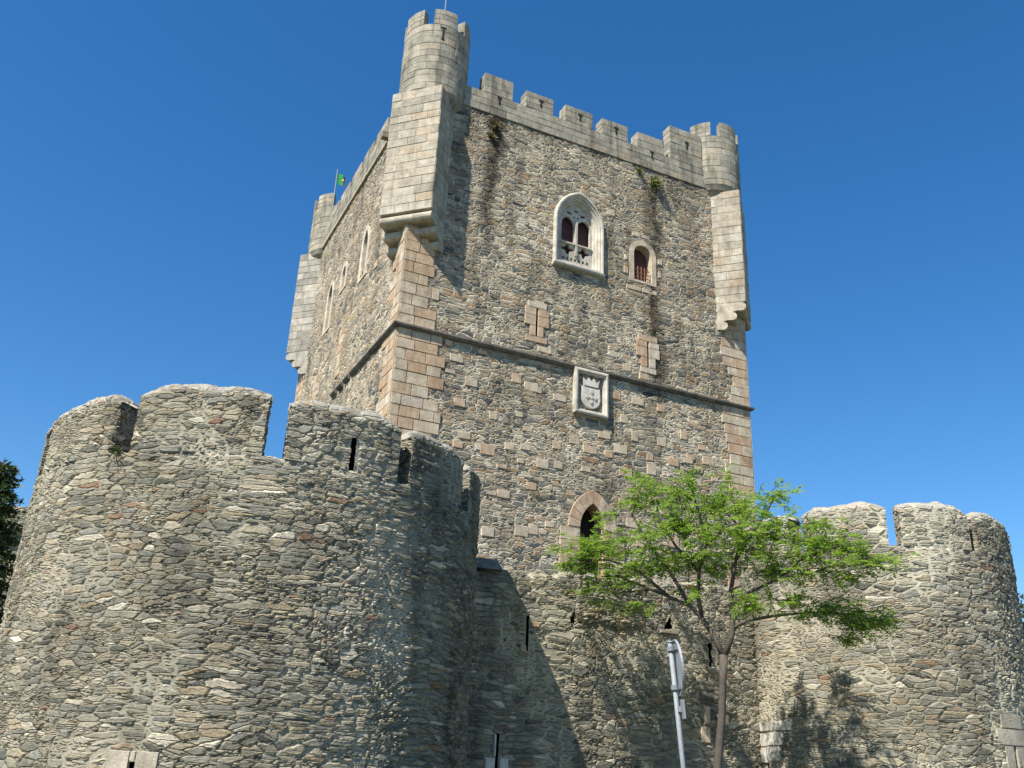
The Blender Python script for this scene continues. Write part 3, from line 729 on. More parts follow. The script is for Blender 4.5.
# ------------------------------------------------------------------ round towers
def round_tower(name, cx, cy, r, zb, zsill, ztop, merl, m, label, cat, dense, slits, seam, step=.04, t=.5):
    T = thing(name, (cx, cy, zb), label, cat)
    a_lo, a_hi = R(dense[0]), R(dense[1])
    af = np.arange(a_lo, a_hi, step / r); ac = np.linspace(a_hi, a_lo + 2 * pi, 50)
    an = np.concatenate([af, ac]); zz = np.arange(zb, zsill + .001, step); zz[-1] = zsill
    AN, ZZ = np.meshgrid(an, zz, indexing='ij')
    P = np.stack([cx + r * np.cos(AN), cy + r * np.sin(AN), ZZ], -1)
    ue = AN * r; am, zm = (an[:-1] + an[1:]) / 2, (zz[:-1] + zz[1:]) / 2
    AM, ZM = np.meshgrid(am, zm, indexing='ij'); k = np.ones(AM.shape, bool)
    for (a, w, z0, z1) in slits: k &= ~((abs(AM - R(a)) * r < w) & (ZM > z0) & (ZM < z1))
    mb = MB(); mb.add(P, gridf(len(an), len(zz), k), np.stack([ue, ZZ], -1), cap=0.0)
    # wall walk, parapet sill and inner face
    an2 = np.concatenate([np.arange(a_lo, a_hi, .12), np.linspace(a_hi, a_lo + 2 * pi, 40)])
    an2 = an
    rr = np.array([r, r - t * .33, r - t * .66, r - t, r - t, r - t, 0.05]); z2 = np.array([zsill, zsill + .0, zsill, zsill, zsill - .7, zsill - 1.3, zsill - 1.35])
    A2 = np.broadcast_to(an2[:, None], (len(an2), len(rr)))
    P2 = np.stack([cx + rr * np.cos(A2), cy + rr * np.sin(A2), np.broadcast_to(z2, A2.shape)], -1)
    uvv = zsill + np.cumsum(np.r_[0, np.hypot(np.diff(rr), np.diff(z2))])
    mb.add(P2, gridf(len(an2), len(rr)), np.stack([A2 * r, np.broadcast_to(uvv, A2.shape)], -1), cap=.5)
    wall = mb.build('wall', m, T, True, weld=True)
    for (a, w, z0, z1) in slits:
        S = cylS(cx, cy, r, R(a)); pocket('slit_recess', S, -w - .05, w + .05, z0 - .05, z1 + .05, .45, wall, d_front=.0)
    for q in merl:
        a0, a1, dz = q[:3]
        fine = step if (a1 > dense[0] and a0 < dense[1]) else .15
        na = max(6, int(R(a1 - a0) * r / fine)); aa = np.linspace(R(a0), R(a1), na)
        top = ztop + dz
        body = top - .22
        nz = max(5, int((body - zsill) / fine))
        nt = 10
        s = np.linspace(0, 1, na)
        nse = .03 * np.sin(s * 9 + a0) + .018 * np.sin(s * 23 + a1)
        endr = np.clip(np.minimum(s, 1 - s) * (R(a1 - a0) * r) / .55, 0, 1); endr = endr * (2 - endr)     # corners worn down
        V = []; UVs = []; CP = []
        for i, ang in enumerate(aa):
            hb = body - .10 * (1 - endr[i]) + nse[i] * .5
            hd = (.17 * (.6 + .4 * endr[i])) + nse[i] * .3
            for j in range(nz + 1):
                z = zsill + (hb - zsill) * j / nz; V.append((r, ang, z)); UVs.append((ang * r, z)); CP.append(max(0, (j / nz - .93) * 10))
            for j in range(1, nt):
                q2 = j / nt; V.append((r - t * q2, ang, hb + hd * (sin(pi * q2) ** .6))); UVs.append((ang * r, hb + t * q2)); CP.append(1.0)
            for j in range(nz + 1):
                z = hb + (zsill - hb) * j / nz; V.append((r - t, ang, z)); UVs.append((ang * r, hb + t + hb - z)); CP.append(.3)
        V = np.array(V); pr = 2 * (nz + 1) + nt - 1
        P = np.stack([cx + V[:, 0] * np.cos(V[:, 1]), cy + V[:, 0] * np.sin(V[:, 1]), V[:, 2]], -1)
        hit = q[3] if len(q) > 3 else None; fm = gridf(na, pr)
        if hit:
            vc = V[fm].mean(1); fm = fm[~((abs(vc[:, 1] - R(hit[0])) * r < hit[1]) & (vc[:, 2] < hit[2]) & (vc[:, 0] > r - .01))]
        mb = MB(); mb.add(P, fm, np.array(UVs), cap=np.array(CP))
        # worn end faces, own vertices
        nq = 12
        for i, flip in ((0, True), (na - 1, False)):
            col = P[i * pr:(i + 1) * pr]; o_ = col[:nz + 1]; i_ = col[::-1][:nz + 1]
            tt = np.linspace(0, 1, nq)
            G = o_[:, None, :] * (1 - tt[None, :, None]) + i_[:, None, :] * tt[None, :, None]
            # dome strip on top of the end face
            uu = np.stack([np.broadcast_to(tt * t + aa[i] * r + 50, (nz + 1, nq)), np.broadcast_to(o_[:, 2:3], (nz + 1, nq))], -1)
            f = gridf(nz + 1, nq); mb.add(G, f if not flip else f[:, ::-1], uu, cap=0.0)
            tp = [col[nz]] + list(col[nz + 1:nz + nt]) + [col[nz + nt]]
            f2 = tuple(range(len(tp))); mb.add(tp, [f2 if flip else f2[::-1]], [(aa[i] * r + 50 + k * t / nt, 9) for k in range(len(tp))], cap=.7)
        mo = mb.build('merlon', m, T, True, weld=True)
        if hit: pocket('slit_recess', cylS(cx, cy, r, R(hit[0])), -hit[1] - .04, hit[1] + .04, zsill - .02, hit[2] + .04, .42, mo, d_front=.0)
    return T, wall

LTC = (-5.5196, 21.5, 4.852)
lt, lt_wall = round_tower('round_tower', LTC[0], LTC[1], LTC[2], -2.0, 5.30, 6.70,
    [(-143, -113, -.02), (-108.4, -78.3, .06), (-74, -46.3, -.03, (-58.6, .06, 5.95)), (-43.2, -20.8, -.08), (-16, 12, -.1), (16, 44, 0), (48.5, 76, 0), (80.5, 108, 0), (112.5, 140, 0), (145, 172, 0), (177, 212, 0)],
    M_TL, 'big round rubble tower left of the keep, nearest of all, with wide worn merlons', 'castle tower', (-195, 25),
    [(-94.2, .06, -1.2, .02)], 0, .036)
RTC = (10.49, 27.0, 3.63)
rt, rt_wall = round_tower('round_tower', RTC[0], RTC[1], RTC[2], -2.0, 5.81, 7.05,
    [(-137, -103, 0), (-98.4, -68.3, .02), (-64.8, -33, -.02), (-28, 0, 0), (5, 35, 0), (40, 70, 0), (75, 105, 0), (110, 140, 0), (145, 175, 0), (180, 217, 0)],
    M_TR, 'round rubble tower at the right behind the slender green tree, with pale capped merlons', 'castle tower', (-215, 10), [(-164, .04, .4, 1.38), (-61.5, .05, .4, 1.2)], 0, .042)

def loop_stones():
    # dressed stones round the loopholes of the towers
    def stones(ctr, a, rects, m, parent, val):
        S = cylS(ctr[0], ctr[1], ctr[2], R(a)); mb = MB()
        for (u0, u1, v0, v1) in rects: one_block(mb, S, u0, u1, v0, v1, .052, g=.012, seg=.15, val=val + rng.uniform(-.15, .15))
        return mb.build('loophole_stones', m, parent)
    stones(LTC, -94.2, [(-.42, -.05, -.28, .18), (.05, .42, -.28, .18), (-.05, .05, .02, .18), (-.9, -.45, -.62, -.3), (-.42, -.05, -.75, -.29), (.05, .45, -.75, -.29)], M_GREY, lt_wall, .85)
    stones(RTC, -164, [(-.9, -.04, .66, 1.04), (.04, .50, .70, 1.06), (-.9, -.04, 1.05, 1.38), (.04, .66, 1.07, 1.40), (-.35, .95, 1.42, 1.66)], M_WHITE_STONE, rt_wall, .75)
    stones(RTC, -61.5, [(-.36, .40, 1.60, 1.93), (-.52, .46, 1.22, 1.59), (-.34, -.05, .55, 1.21), (.05, .36, .62, 1.21)], M_GREY, rt_wall, .85)
M_WHITE_STONE = ashlar("pale_worn_stone", [(0, (.46, .43, .36)), (1, (.60, .57, .50))], .5, .5)
loop_stones()

# ------------------------------------------------------------------ curtain wall between the towers
CW0 = np.array([-.45, 22.88, 0]); SCW = flat(CW0, U, -Wv)
def build_curtain():
    T = thing('curtain_wall', tuple(CW0 + 4 * U - 2 * Z), 'low rubble curtain wall between the two round towers, in front of the keep', 'castle wall')
    u0, u1, th, step = -1.2, 8.3, .8, .038
    us = np.arange(u0, u1, step)
    def top(u): return 4.62 + .05 * np.sin(u * 3.1) + .035 * np.sin(u * 8.3 + 1) + .06 * np.clip(u, 0, 9) + .03 * np.sin(u * 19)
    n = 190
    tv = np.linspace(0, 1, n); TT = top(us)
    Uu = np.broadcast_to(us[:, None], (len(us), n)); VV = -2 + (TT[:, None] + 2) * tv[None, :]
    P = CW0 + Uu[..., None] * U + VV[..., None] * Z
    k = np.ones((len(us) - 1, n - 1), bool); um = (us[:-1] + us[1:]) / 2; UM = np.broadcast_to(um[:, None], k.shape); VM = (VV[:-1, :-1] + VV[1:, 1:]) / 2
    holes = [(1.21, .035, 2.87, 3.68), (6.58, .035, 2.95, 3.42), (.515, .045, .1, .95)]
    for (u, w, z0, z1) in holes: k &= ~((abs(UM - u) < w) & (VM > z0) & (VM < z1))
    tri = [(5.12, 3.76), (5.42, 3.78), (5.35, 4.10)]; tri2 = [(2.34, 3.62), (2.50, 3.62), (2.47, 3.98)]; key = circle(6.6, 3.46, .085, 10)
    k &= ~inpoly(UM, VM, tri) & ~inpoly(UM, VM, tri2) & ~inpoly(UM, VM, key)
    f = gridf(len(us), n, k)
    mb = MB(); mb.add(P, f, np.stack([Uu, VV], -1), cap=0.0)
    nt = 14; q = np.linspace(0, 1, nt); Uq = np.broadcast_to(us[:, None], (len(us), nt))
    zt = TT[:, None] + .10 * np.sin(pi * q)[None, :]
    P = CW0 + Uq[..., None] * U + zt[..., None] * Z + (q * th)[None, :, None] * Wv
    mb.add(P, gridf(len(us), nt), np.stack([Uq, TT[:, None] + q[None, :] * th], -1), cap=.35)
    bz = np.array([0, 1.]); Ub = np.broadcast_to(us[:, None], (len(us), 2)); zb = TT[:, None] * (1 - bz) + -2 * bz
    mb.add(CW0 + Ub[..., None] * U + zb[..., None] * Z + th * Wv, gridf(len(us), 2), np.stack([Ub + 30, zb], -1), cap=0.0)
    w = mb.build('wall', M_CW, T, True, weld=True)
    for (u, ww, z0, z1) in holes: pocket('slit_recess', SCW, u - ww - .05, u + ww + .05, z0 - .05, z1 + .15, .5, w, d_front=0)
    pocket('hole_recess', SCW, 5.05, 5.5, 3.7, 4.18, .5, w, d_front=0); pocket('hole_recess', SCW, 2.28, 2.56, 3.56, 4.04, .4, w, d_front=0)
    # stones beside the openings
    def st(rects, m, val, d=.085):
        mb = MB()
        for r_ in rects: one_block(mb, SCW, *r_, d, g=.02, val=val)
        mb.build('loophole_stones', m, w)
    st([(.565, .80, .08, .45), (.20, .465, .08, .45)], M_WHITE_STONE, .9)
    st([(.395, .472, .46, .95)], M_WHITE_STONE, .95, .10)
    st([(1.0, 1.165, 2.8, 2.98), (1.255, 1.5, 3.42, 3.56)], M_QUO, .3, .07)
    st([(6.3, 6.52, 1.5, 1.95), (6.72, 7.1, 1.5, 1.85), (6.2, 6.5, 1.05, 1.45)], M_QUO, .4, .042)
    st([(5.0, 5.55, 3.64, 3.745)], M_GREY, .4, .09)
    # raised stub of a broken parapet, standing slightly proud of the wall
    us2 = np.arange(2.54, 5.2, step); ns = len(us2); vs2 = np.arange(3.55, 4.83, step)
    mb = MB()
    UU, V2 = np.meshgrid(us2, vs2, indexing='ij')
    dd = .10 * np.clip((V2 - 3.6) / .25, 0, 1) * np.clip((5.15 - UU) / 1.2, 0, 1) - .015
    V3 = V2 + .05 * np.sin(UU * 5) * np.clip((V2 - 4.4) / .4, 0, 1)
    P = CW0 + UU[..., None] * U + V3[..., None] * Z - (dd[..., None]) * Wv
    mb.add(P, gridf(ns, len(vs2)), np.stack([UU + 9, V3], -1), cap=0.0)
    L_ = np.linspace(0, 1, 6); e = P[0][:, None, :] + L_[None, :, None] * Wv * .2
    mb.add(e, gridf(len(vs2), 6), np.stack([np.broadcast_to(L_ * .2 + 60, (len(vs2), 6)), np.broadcast_to(vs2[:, None], (len(vs2), 6))], -1), cap=0.0)
    e = P[:, -1][:, None, :] + L_[None, :, None] * Wv * .7 + .03 * Z * np.sin(pi * L_)[None, :, None]
    mb.add(e, gridf(ns, 6), np.stack([np.broadcast_to(us2[:, None], (ns, 6)), np.broadcast_to(L_ * .7 + 6, (ns, 6))], -1), cap=.8)
    mb.build('parapet_stub', M_CW, T, True, weld=True)
    # dark slate slab capping the wall beside the left tower
    mb = MB(); c = SCW(-.2, 0, 0)
    outl = [(-.75, -.12), (.42, -.14), (.55, .2), (.42, .75), (-.75, .8)]
    V = [SCW(a, 4.66, -b) for a, b in outl] + [SCW(a * .80 - .05, 4.9 + .02 * i, -b * .8 - .06) for i, (a, b) in enumerate(outl)]
    mb.add(V, [(4, 3, 2, 1, 0), (5, 6, 7, 8, 9)] + [(i, (i + 1) % 5, 5 + (i + 1) % 5, 5 + i) for i in range(5)]); mb.build('slate_slab', M_SLATE, T)
build_curtain()

# ------------------------------------------------------------------ flags
def build_flags():
    ctr = (C - 1.24 * E_)
    p = ctr + .25 * G_ + .1 * Wv
    T = thing('flagpole', (p[0], p[1], 29.5), 'bare thin flagpole on top of the nearest keep turret', 'flagpole')
    mb = MB(); tube(mb, [(p[0], p[1], 29.5), (p[0] + .03, p[1], 33.6)], [.045, .03], 8); mb.build('pole', M_STEEL, T)
    mb = MB(); tube(mb, [(p[0], p[1], 29.5), (p[0], p[1], 29.75)], .12, 10); mb.build('pole_foot', M_STEEL, T)
    p = ray_pt(335, 190, 47.5); zt = float(ray_pt(335.5, 169, 47.5)[2])
    T = thing('flag', (p[0], p[1], 27.2), 'small green and red flag flying on a pole above the left battlements of the keep', 'flag')
    mb = MB(); tube(mb, [(p[0], p[1], 27.2), (p[0], p[1], zt)], [.045, .03], 8); mb.build('pole', M_STEEL, T)
    n, k = 22, 10
    def sheet(name, s0, s1, m, v0=0., v1=1.):
        s = np.linspace(s0, s1, n); v = np.linspace(v0, v1, k); S_, V_ = np.meshgrid(s, v, indexing='ij')
        X = p[0] + .04 + S_ * .48; Yy = p[1] + .11 * np.sin(S_ * 6 + V_ * 1.0) * (S_ + .15); Zz = zt - 1.0 + V_ * .72 - S_ * S_ * .3
        mb = MB(); mb.add(np.stack([X, Yy, Zz], -1), gridf(n, k)); return mb.build(name, m, T, True)
    a = sheet('green_field', 0, .82, M_FG); b = sheet('red_field', .82, .95, M_FR)
    mb = MB(); cyv = zt - 1.0 + .36 - .75 ** 2 * .3; 
    yb = p[1] + .11 * sin(.62 * 6 + .5) * .77
    mb.add([(p[0] + .40 + .06 * cos(t), yb - .04, cyv + .06 * sin(t)) for t in np.linspace(0, 2 * pi, 16, endpoint=False)] + [(p[0] + .40 + .06 * cos(t), yb + .04, cyv + .06 * sin(t)) for t in np.linspace(0, 2 * pi, 16, endpoint=False)],
           [tuple(range(16))[::-1], tuple(range(16, 32))] + [(i, (i + 1) % 16, 16 + (i + 1) % 16, 16 + i) for i in range(16)])
    mb.build('emblem', M_FY, T)
build_flags()

# ------------------------------------------------------------------ vegetation
def leafmat(name, c1, c2, tr, tf=.4):
    m, n = mat(name)
    b = n.attr('blk')[2]
    col = n.mix(b, c1, c2)
    n.out(col, .55, spec=.3, trans=(n.mix(b, tr, tuple(x * 1.25 for x in tr)), tf))
    return m
M_LEAF = leafmat("fresh_green_leaf", (.075, .145, .016), (.165, .255, .034), (.27, .42, .05), .52)
M_BARK = plain("grey_brown_bark", (.085, .072, .060), .95, .35, 14)
M_NEED = leafmat("dark_cedar_needles", (.022, .045, .016), (.075, .115, .035), (.06, .09, .02), .2)
M_OLV = leafmat("olive_green_leaf", (.035, .050, .016), (.09, .10, .035), (.06, .08, .02), .25)

def unit(v): return np.asarray(v, float) / (np.linalg.norm(v) + 1e-9)
LQ = []
def compound_leaf(V, F, B, p, d, L, val):
    """pinnate leaf: thin leaflets in pairs along a drooping rachis"""
    d = unit(d); side = unit(np.cross(d, [0, 0, 1]) + rng.normal(0, .25, 3)); up = np.cross(side, d)
    k = 6
    for i in range(k + 1):
        t = (i + .6) / (k + .6); b = p + d * L * t - np.array([0, 0, 1]) * L * .28 * t * t
        for s in ((-1, 1) if i < k else (0,)):
            a = unit(side * s * 1.0 + d * (.45 if s else 1) + rng.normal(0, .14, 3) - np.array([0, 0, .12]))
            ln = L * .34 * (1 - .4 * abs(t - .5)); wv = unit(np.cross(a, up + rng.normal(0, .35, 3))) * ln * .23
            q = len(V); V.extend([b, b + a * ln * .5 + wv, b + a * ln, b + a * ln * .5 - wv]); F.append((q, q + 1, q + 2, q + 3)); B.extend([min(1, max(0, val + rng.normal(0, .12)))] * 4)

def tree_depth(px): return float(np.interp(px, [540, 600, 660, 720, 780, 840, 900], [23.0, 22.95, 22.4, 21.9, 21.7, 21.6, 21.5]))
def build_tree():
    D0 = 25.0
    base = ray_pt(717, 800, 21.75); base[2] = float(ground_z(base[0], base[1])) - .05
    T = thing('street_tree', tuple(base), 'slender young tree with feathery bright green leaves in front of the curtain wall', 'tree')
    P = lambda x, y, dd=0.: ray_pt(x, y, tree_depth(x) + dd * .35 - .1)
    trunk = MB()
    t0 = [base, P(717, 790), P(718, 760), P(722, 715), P(723, 680), P(724, 655)]
    tube(trunk, t0, [.115, .095, .088, .08, .076, .092], 12)
    limbs = [
        ([P(724, 657), P(713, 635), P(702, 618), P(690, 606), P(668, 596), P(640, 585, -.3), P(614, 575, -.5)], .072, .02),
        ([P(724, 657), P(732, 635), P(733, 612), P(731, 590), P(736, 560, .2), P(742, 530, .3), P(738, 500, .4)], .078, .02),
        ([P(702, 618), P(698, 595, -.2), P(699, 572, -.3), P(706, 545, -.4), P(700, 515, -.5), P(690, 485, -.6)], .055, .016),
        ([P(733, 628), P(748, 620, .2), P(775, 616, .5), P(810, 612, .9), P(850, 614, 1.2)], .048, .014),
        ([P(732, 605), P(750, 592, -.3), P(780, 578, -.7), P(815, 572, -1.0), P(850, 560, -1.2)], .045, .014),
        ([P(690, 606), P(672, 575, .3), P(650, 545, .7), P(632, 515, 1.0), P(640, 490, 1.1)], .05, .018),
        ([P(668, 596), P(640, 572, -.8), P(610, 560, -1.4), P(580, 560, -1.8), P(572, 558, -2.)], .042, .015),
        ([P(736, 560, .2), P(755, 530, .8), P(768, 510, 1.1), P(775, 495, 1.2)], .04, .015),
        ([P(780, 578, -.7), P(800, 560, -1.4), P(830, 548, -1.9), P(868, 556, -2.2)], .036, .014),
        ([P(699, 572, -.3), P(675, 545, -1.2), P(660, 520, -1.8), P(655, 500, -2.)], .036, .014),
        ([P(742, 530, .3), P(720, 505, 1.4), P(705, 495, 1.9)], .03, .013),
        ([P(706, 545, -.4), P(730, 525, -1.5), P(760, 520, -2.0)], .032, .013),
        ([P(668, 596), P(650, 590, 1.1), P(620, 592, 1.6)], .03, .013),
        ([P(731, 590), P(742, 585, -1.1), P(750, 600, -1.5)], .03, .012),
    ]
    for pts, r0, r1 in limbs: tube(trunk, pts, list(np.linspace(r0, r1, len(pts))), 8)
    tr = trunk.build('trunk', M_BARK, T, True)
    # foliage sprays: (px, py, half-width px, half-height px, depth, sprays)
    cl = [(574, 560, 18, 13, -1.9, 14), (595, 553, 26, 17, -1.4, 22), (622, 575, 26, 14, -.6, 18), (628, 540, 24, 16, .5, 20), (645, 495, 20, 14, 1.0, 15), (640, 478, 10, 8, 1.1, 5),
          (678, 500, 26, 15, -.4, 20), (665, 525, 24, 14, -1.6, 18), (690, 483, 10, 8, -.6, 5), (712, 505, 26, 16, 1.5, 22), (742, 508, 22, 15, .4, 17), (700, 535, 32, 16, -.6, 24), (735, 535, 30, 18, -1.6, 24),
          (773, 496, 13, 9, 1.2, 8), (768, 525, 22, 14, -1.2, 16), (770, 550, 28, 14, .2, 20), (805, 545, 26, 15, -1.6, 20), (835, 550, 24, 13, -1.9, 17), (815, 525, 18, 9, -1.2, 8), (868, 560, 22, 9, -2.2, 13),
          (715, 565, 30, 14, .9, 20), (680, 560, 24, 12, .4, 15), (650, 560, 22, 12, -.8, 14), (640, 605, 14, 8, -.2, 6), (615, 605, 18, 8, 1.5, 6), (745, 603, 13, 12, -1.2, 10), (790, 605, 20, 10, .6, 10), (830, 610, 26, 12, 1.0, 18), (858, 622, 22, 10, 1.2, 15),
          (880, 620, 14, 10, 1.2, 9), (848, 634, 14, 7, 1.1, 6), (790, 572, 24, 9, -.8, 11), (840, 575, 18, 8, -1.2, 8), (722, 478, 10, 7, 1.5, 3), (610, 518, 10, 7, 1.0, 4), (760, 575, 16, 10, .5, 9), (690, 590, 14, 8, -.3, 5), (600, 585, 16, 9, -1.2, 8)]
    V, F, B = [], [], []; tw = MB()
    for px, py, wx, wy, dd, ns in cl:
        c0 = P(px, py, dd)
        for _ in range(int(ns * 1.22)):
            a, b = rng.normal(0, .52), rng.normal(0, .52)
            p = P(px + wx * a, py + wy * b, dd + rng.normal(0, 1.0))
            out = unit((p - P(715, 610)) * np.array([1, 1, .35]) + rng.normal(0, .8, 3)); out[2] = out[2] * .4
            out = unit(out); L = rng.uniform(.35, .7); val = rng.uniform(.1, .9)
            tube(tw, [p - out * L * .5, p + out * L * .15 + np.array([0, 0, .03]), p + out * L * .6 - np.array([0, 0, .03])], [.010, .007, .004], 4, False)
            for k in range(rng.integers(5, 8)):
                q = p + out * L * rng.uniform(-.5, .6)
                dl = unit(out * .6 + np.cross(out, [0, 0, 1]) * rng.choice([-1, 1]) * rng.uniform(.3, 1.1) + rng.normal(0, .25, 3) + np.array([0, 0, rng.uniform(-.35, .2)]))
                compound_leaf(V, F, B, q, dl, rng.uniform(.19, .31), val)
    tag(tw.build('twigs', M_BARK, T), kind='stuff')
    mb = MB(); mb.add(V, F, blk=np.array(B)); mb.build('crown', M_LEAF, T)
build_tree()

def build_conifer():
    b = ray_pt(-22, 560, 44); b[2] = -1.7; H = float(ray_pt(-22, 452, 44)[2]) + 1.7
    T = thing('cedar_tree', tuple(b), 'dark cedar with drooping boughs at the left edge behind the round tower', 'tree')
    mb = MB(); tube(mb, [b, b + Z * H * .5, b + Z * H], [.38, .22, .012], 10); 
    V, F, B = [], [], []
    for k in range(120):
        z = 2 + (H - 2.2) * (k / 120) ** .9; an = k * 2.399 + rng.normal(0, .2); L = (1 - z / H) ** .8 * 3.6 * rng.uniform(.7, 1.1) + .3
        d = np.array([cos(an), sin(an), .12]); pts = [b + Z * z + d * L * t - Z * (.30 * L * t * t) for t in np.linspace(0, 1, 6)]
        tube(mb, pts, list(np.linspace(.06, .01, 6)), 5, False)
        for _ in range(int(16 + 26 * L)):
            t = rng.uniform(.12, 1.0); i = min(4, int(t * 5)); p = pts[i] + (pts[i + 1] - pts[i]) * (t * 5 - i)
            p = p + np.cross(d, Z) * rng.normal(0, .22 + .13 * L * (1 - t)) - Z * abs(rng.normal(0, .13))
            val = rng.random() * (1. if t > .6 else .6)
            for q_ in range(3):
                a = unit(d + rng.normal(0, .65, 3) + np.array([0, 0, -.15])); s = unit(np.cross(a, rng.normal(0, 1, 3))) * .05; ln = rng.uniform(.18, .36); q = len(V)
                V.extend([p - s, p + a * ln, p + s]); F.append((q, q + 1, q + 2)); B.extend([val] * 3)
    mb.build('trunk', M_BARK, T, True)
    m2 = MB(); m2.add(V, F, blk=np.array(B)); m2.build('crown', M_NEED, T)
build_conifer()

def broadleaf(name, b, H, R0, label, m):
    T = thing(name, tuple(b), label, 'tree'); b = np.array(b)
    mb = MB(); tube(mb, [b, b + Z * H * .45, b + Z * H * .8], [.3, .2, .08], 10)
    V, F, B = [], [], []
    for k in range(70):
        a, e, rr = rng.uniform(0, 2 * pi), rng.uniform(-.5, 1), rng.uniform(.35, 1) ** .5
        c = b + Z * H * .62 + R0 * rr * np.array([cos(a) * cos(e), sin(a) * cos(e), 1.25 * sin(e)]) * rng.uniform(.8, 1.08)
        tube(mb, [b + Z * H * .45, (c + b + Z * H * .5) / 2, c], [.06, .04, .012], 5, False)
        for _ in range(150):
            p = c + rng.normal(0, .42, 3); d = unit(rng.normal(0, 1, 3)); s = unit(np.cross(d, rng.normal(0, 1, 3))) * .055; q = len(V); val = rng.random()
            V.extend([p, p + d * .1 + s, p + d * .2, p + d * .1 - s]); F.append((q, q + 1, q + 2, q + 3)); B.extend([val] * 4)
    mb.build('trunk', M_BARK, T, True); m2 = MB(); m2.add(V, F, blk=np.array(B)); m2.build('crown', m, T)
broadleaf('broadleaf_tree', (23.6, 37.5, -1.0), 10.2, 3.3, 'leafy olive green tree at the right edge, behind the right round tower', M_OLV)

def tufts():
    def tuft(p, n, sz, label, out, m=M_OLV):
        T = MB(); V, F, B = [], [], []
        for _ in range(n):
            a = unit(rng.normal(0, .7, 3) + out * .7 + np.array([0, 0, .35])); s = unit(np.cross(a, rng.normal(0, 1, 3))) * sz * .08; q0 = p + rng.normal(0, sz * .22, 3); ln = sz * rng.uniform(.4, 1); q = len(V)
            V.extend([q0 - s, q0 + a * ln * .6 - Z * 0, q0 + a * ln - Z * ln * .25, q0 + s]); F.append((q, q + 1, q + 2, q + 3)); B.extend([rng.random()] * 4)
        T.add(V, F, blk=np.array(B)); o = T.build('wall_weed', m)
        tag(o, label, 'plant', 'weeds growing on the walls')
    nR = -Wv
    tuft(SR(3.55, 26.75, .05), 110, .38, 'withered weed tuft high on the keep wall at the top of the left dark streak', nR, M_DRYW)
    tuft(SR(3.4, 26.1, .05), 60, .30, 'smaller dry weed just below the withered tuft on the keep wall', nR, M_DRYW)
    tuft(SR(12.0, 26.55, .05), 140, .50, 'green weed tuft under the keep parapet at the top of the right dark streak', nR, M_WEED)
    tuft(SR(11.15, 26.95, .05), 70, .32, 'small green weed to the left of the larger green tuft under the keep parapet', nR, M_WEED)
    a = R(-111); tuft(np.array([LTC[0] + 4.9 * cos(a), LTC[1] + 4.9 * sin(a), 5.33]), 60, .18, 'little moss tuft in the narrow gap of the left round tower battlement', np.array([cos(a), sin(a), 0]), M_OLV)
M_DRYW = leafmat("dry_weed", (.07, .06, .02), (.16, .13, .05), (.1, .08, .03), .2)
M_WEED = leafmat("weed_green", (.07, .11, .015), (.16, .19, .035), (.12, .16, .03), .3)
tufts()

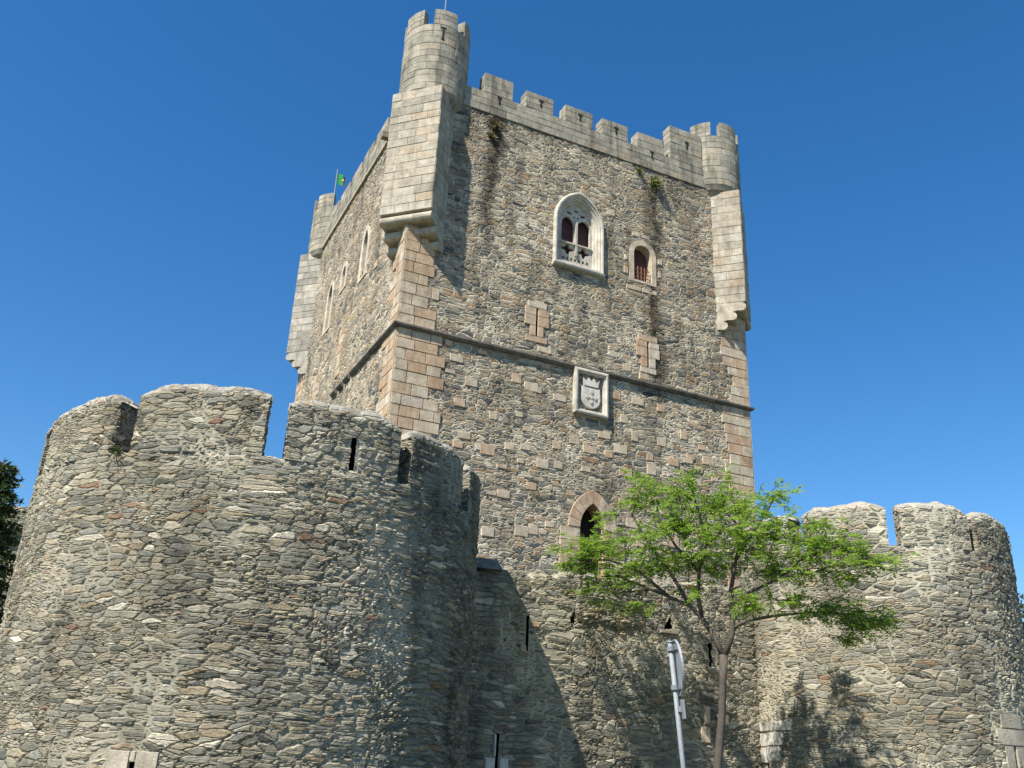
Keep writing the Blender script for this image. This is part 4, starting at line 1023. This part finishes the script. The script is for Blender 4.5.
# ------------------------------------------------------------------ road sign seen from behind
def build_sign():
    D0 = 11.2
    top = ray_pt(670, 644, D0); foot = ray_pt(690, 830, D0 + .15)
    ax = unit(top - foot); gz = float(ground_z(foot[0], foot[1])); base = foot + ax * ((gz - foot[2]) / ax[2])
    T = thing('road_sign', tuple(base), 'round traffic sign on a leaning steel pole seen edge-on from behind', 'road sign')
    mb = MB(); tube(mb, [base, top + ax * .02], .026, 12); mb.build('pole', M_STEEL, T, True)
    mb = MB(); tube(mb, [top + ax * .02, top + ax * .035], [.034, .02], 12); mb.build('pole_cap', M_STEEL, T)
    view = unit(np.array([top[0], top[1], 0.]))
    right = np.array([view[1], -view[0], 0.])
    nrm = unit(right * .975 + view * .20)            # the sign's face looks right and away from the viewer
    nrm = unit(nrm - ax * np.dot(nrm, ax)); sd = np.cross(ax, nrm)
    def disc(c, r, th, m, name, par, d, rin=0):
        k = 40; an = np.linspace(0, 2 * pi, k, endpoint=False)
        V = [c + nrm * (d + q) + (ax * sin(t) + sd * cos(t)) * r for q in (0, th) for t in an]
        F = [tuple(range(k))[::-1], tuple(range(k, 2 * k))] + [(i, (i + 1) % k, k + (i + 1) % k, k + i) for i in range(k)]
        if rin:
            V = [c + nrm * (d + q) + (ax * sin(t) + sd * cos(t)) * rr for q, rr in ((0, r), (th, r), (th, rin), (0, rin)) for t in an]
            F = [(j * k + i, j * k + (i + 1) % k, ((j + 1) % 4) * k + (i + 1) % k, ((j + 1) % 4) * k + i) for j in range(4) for i in range(k)]
        mb = MB(); mb.add(V, F); return mb.build(name, m, par)
    c = top - ax * .26 + nrm * .05 + sd * -.0
    d0 = disc(c, .30, .012, M_SIGNB, 'disc', T, 0)
    disc(c, .306, .026, M_SIGNB, 'rim', d0, -.012, .294)
    disc(c, .285, .004, M_SIGNF, 'sign_face', d0, .013)
    disc(c, .29, .003, M_SIGNR, 'red_border', d0, .018, .235)
    for q in (-.05, -.47):
        b = top + ax * q
        mb = MB(); tube(mb, [b - ax * .025, b + ax * .025], .042, 12); box(mb, b - ax * .02 - sd * .17 + nrm * .036, sd * .34, nrm * .03, ax * .04); mb.build('clamp', M_STEEL, T)
    pl = top - ax * .80
    mb = MB(); box(mb, pl + nrm * .045 - sd * .15 , sd * .30, nrm * .012, ax * .20); o = mb.build('lower_plate', M_SIGNB, T)
    mb = MB(); box(mb, pl + nrm * .06 - sd * .14 + ax * .01, sd * .28, nrm * .003, ax * .18); mb.build('plate_face', M_SIGNF, o)
    mb = MB(); box(mb, pl - sd * .04 + ax * .07, sd * .08, nrm * .044, ax * .06); mb.build('plate_clamp', M_STEEL, T)
build_sign()

# ------------------------------------------------------------------ far rampart behind the cedar
def rampart():
    a = ray_pt(-70, 525, 58); b = ray_pt(60, 512, 56)
    T = thing('rampart_wall', (float(b[0]), float(b[1]), -2.0), 'distant grey stone rampart between the cedar and the left round tower', 'castle wall')
    zt = float(b[2]); d = (b - a); d[2] = 0; d /= np.linalg.norm(d); a = a - d * 38; b = b + d * 14; L = float(np.linalg.norm((b - a)[:2])); nrm = np.array([d[1], -d[0], 0.])
    def face(name, z0, z1, off, th):
        us = np.linspace(0, L, 240); mb = MB(); zs = np.linspace(z0, z1, 60); UU, ZZ = np.meshgrid(us, zs, indexing='ij')
        P = np.array([a[0], a[1], 0]) + UU[..., None] * d + ZZ[..., None] * Z + off * nrm
        mb.add(P, gridf(240, 60), np.stack([UU, ZZ], -1), cap=0.0)
        q = np.linspace(0, 1, 5)
        P = np.array([a[0], a[1], 0]) + us[:, None, None] * d + z1 * Z + (off - q[None, :, None] * th) * nrm
        mb.add(P, gridf(240, 5), np.stack(np.broadcast_arrays(us[:, None], z1 + q[None, :] * th), -1), cap=1.0)
        P = np.array([a[0], a[1], 0]) + us[:, None, None] * d + z0 * Z + (off - q[None, :, None] * th) * nrm
        mb.add(P, gridf(240, 5), np.stack(np.broadcast_arrays(us[:, None], z0 - q[None, :] * th), -1), cap=0.0)
        return mb.build(name, M_TR, T, True)
    face('wall', -2, zt - 1.2, 0, 1.5)
    face('parapet', zt - 1.2, zt, .55, .6)
rampart()
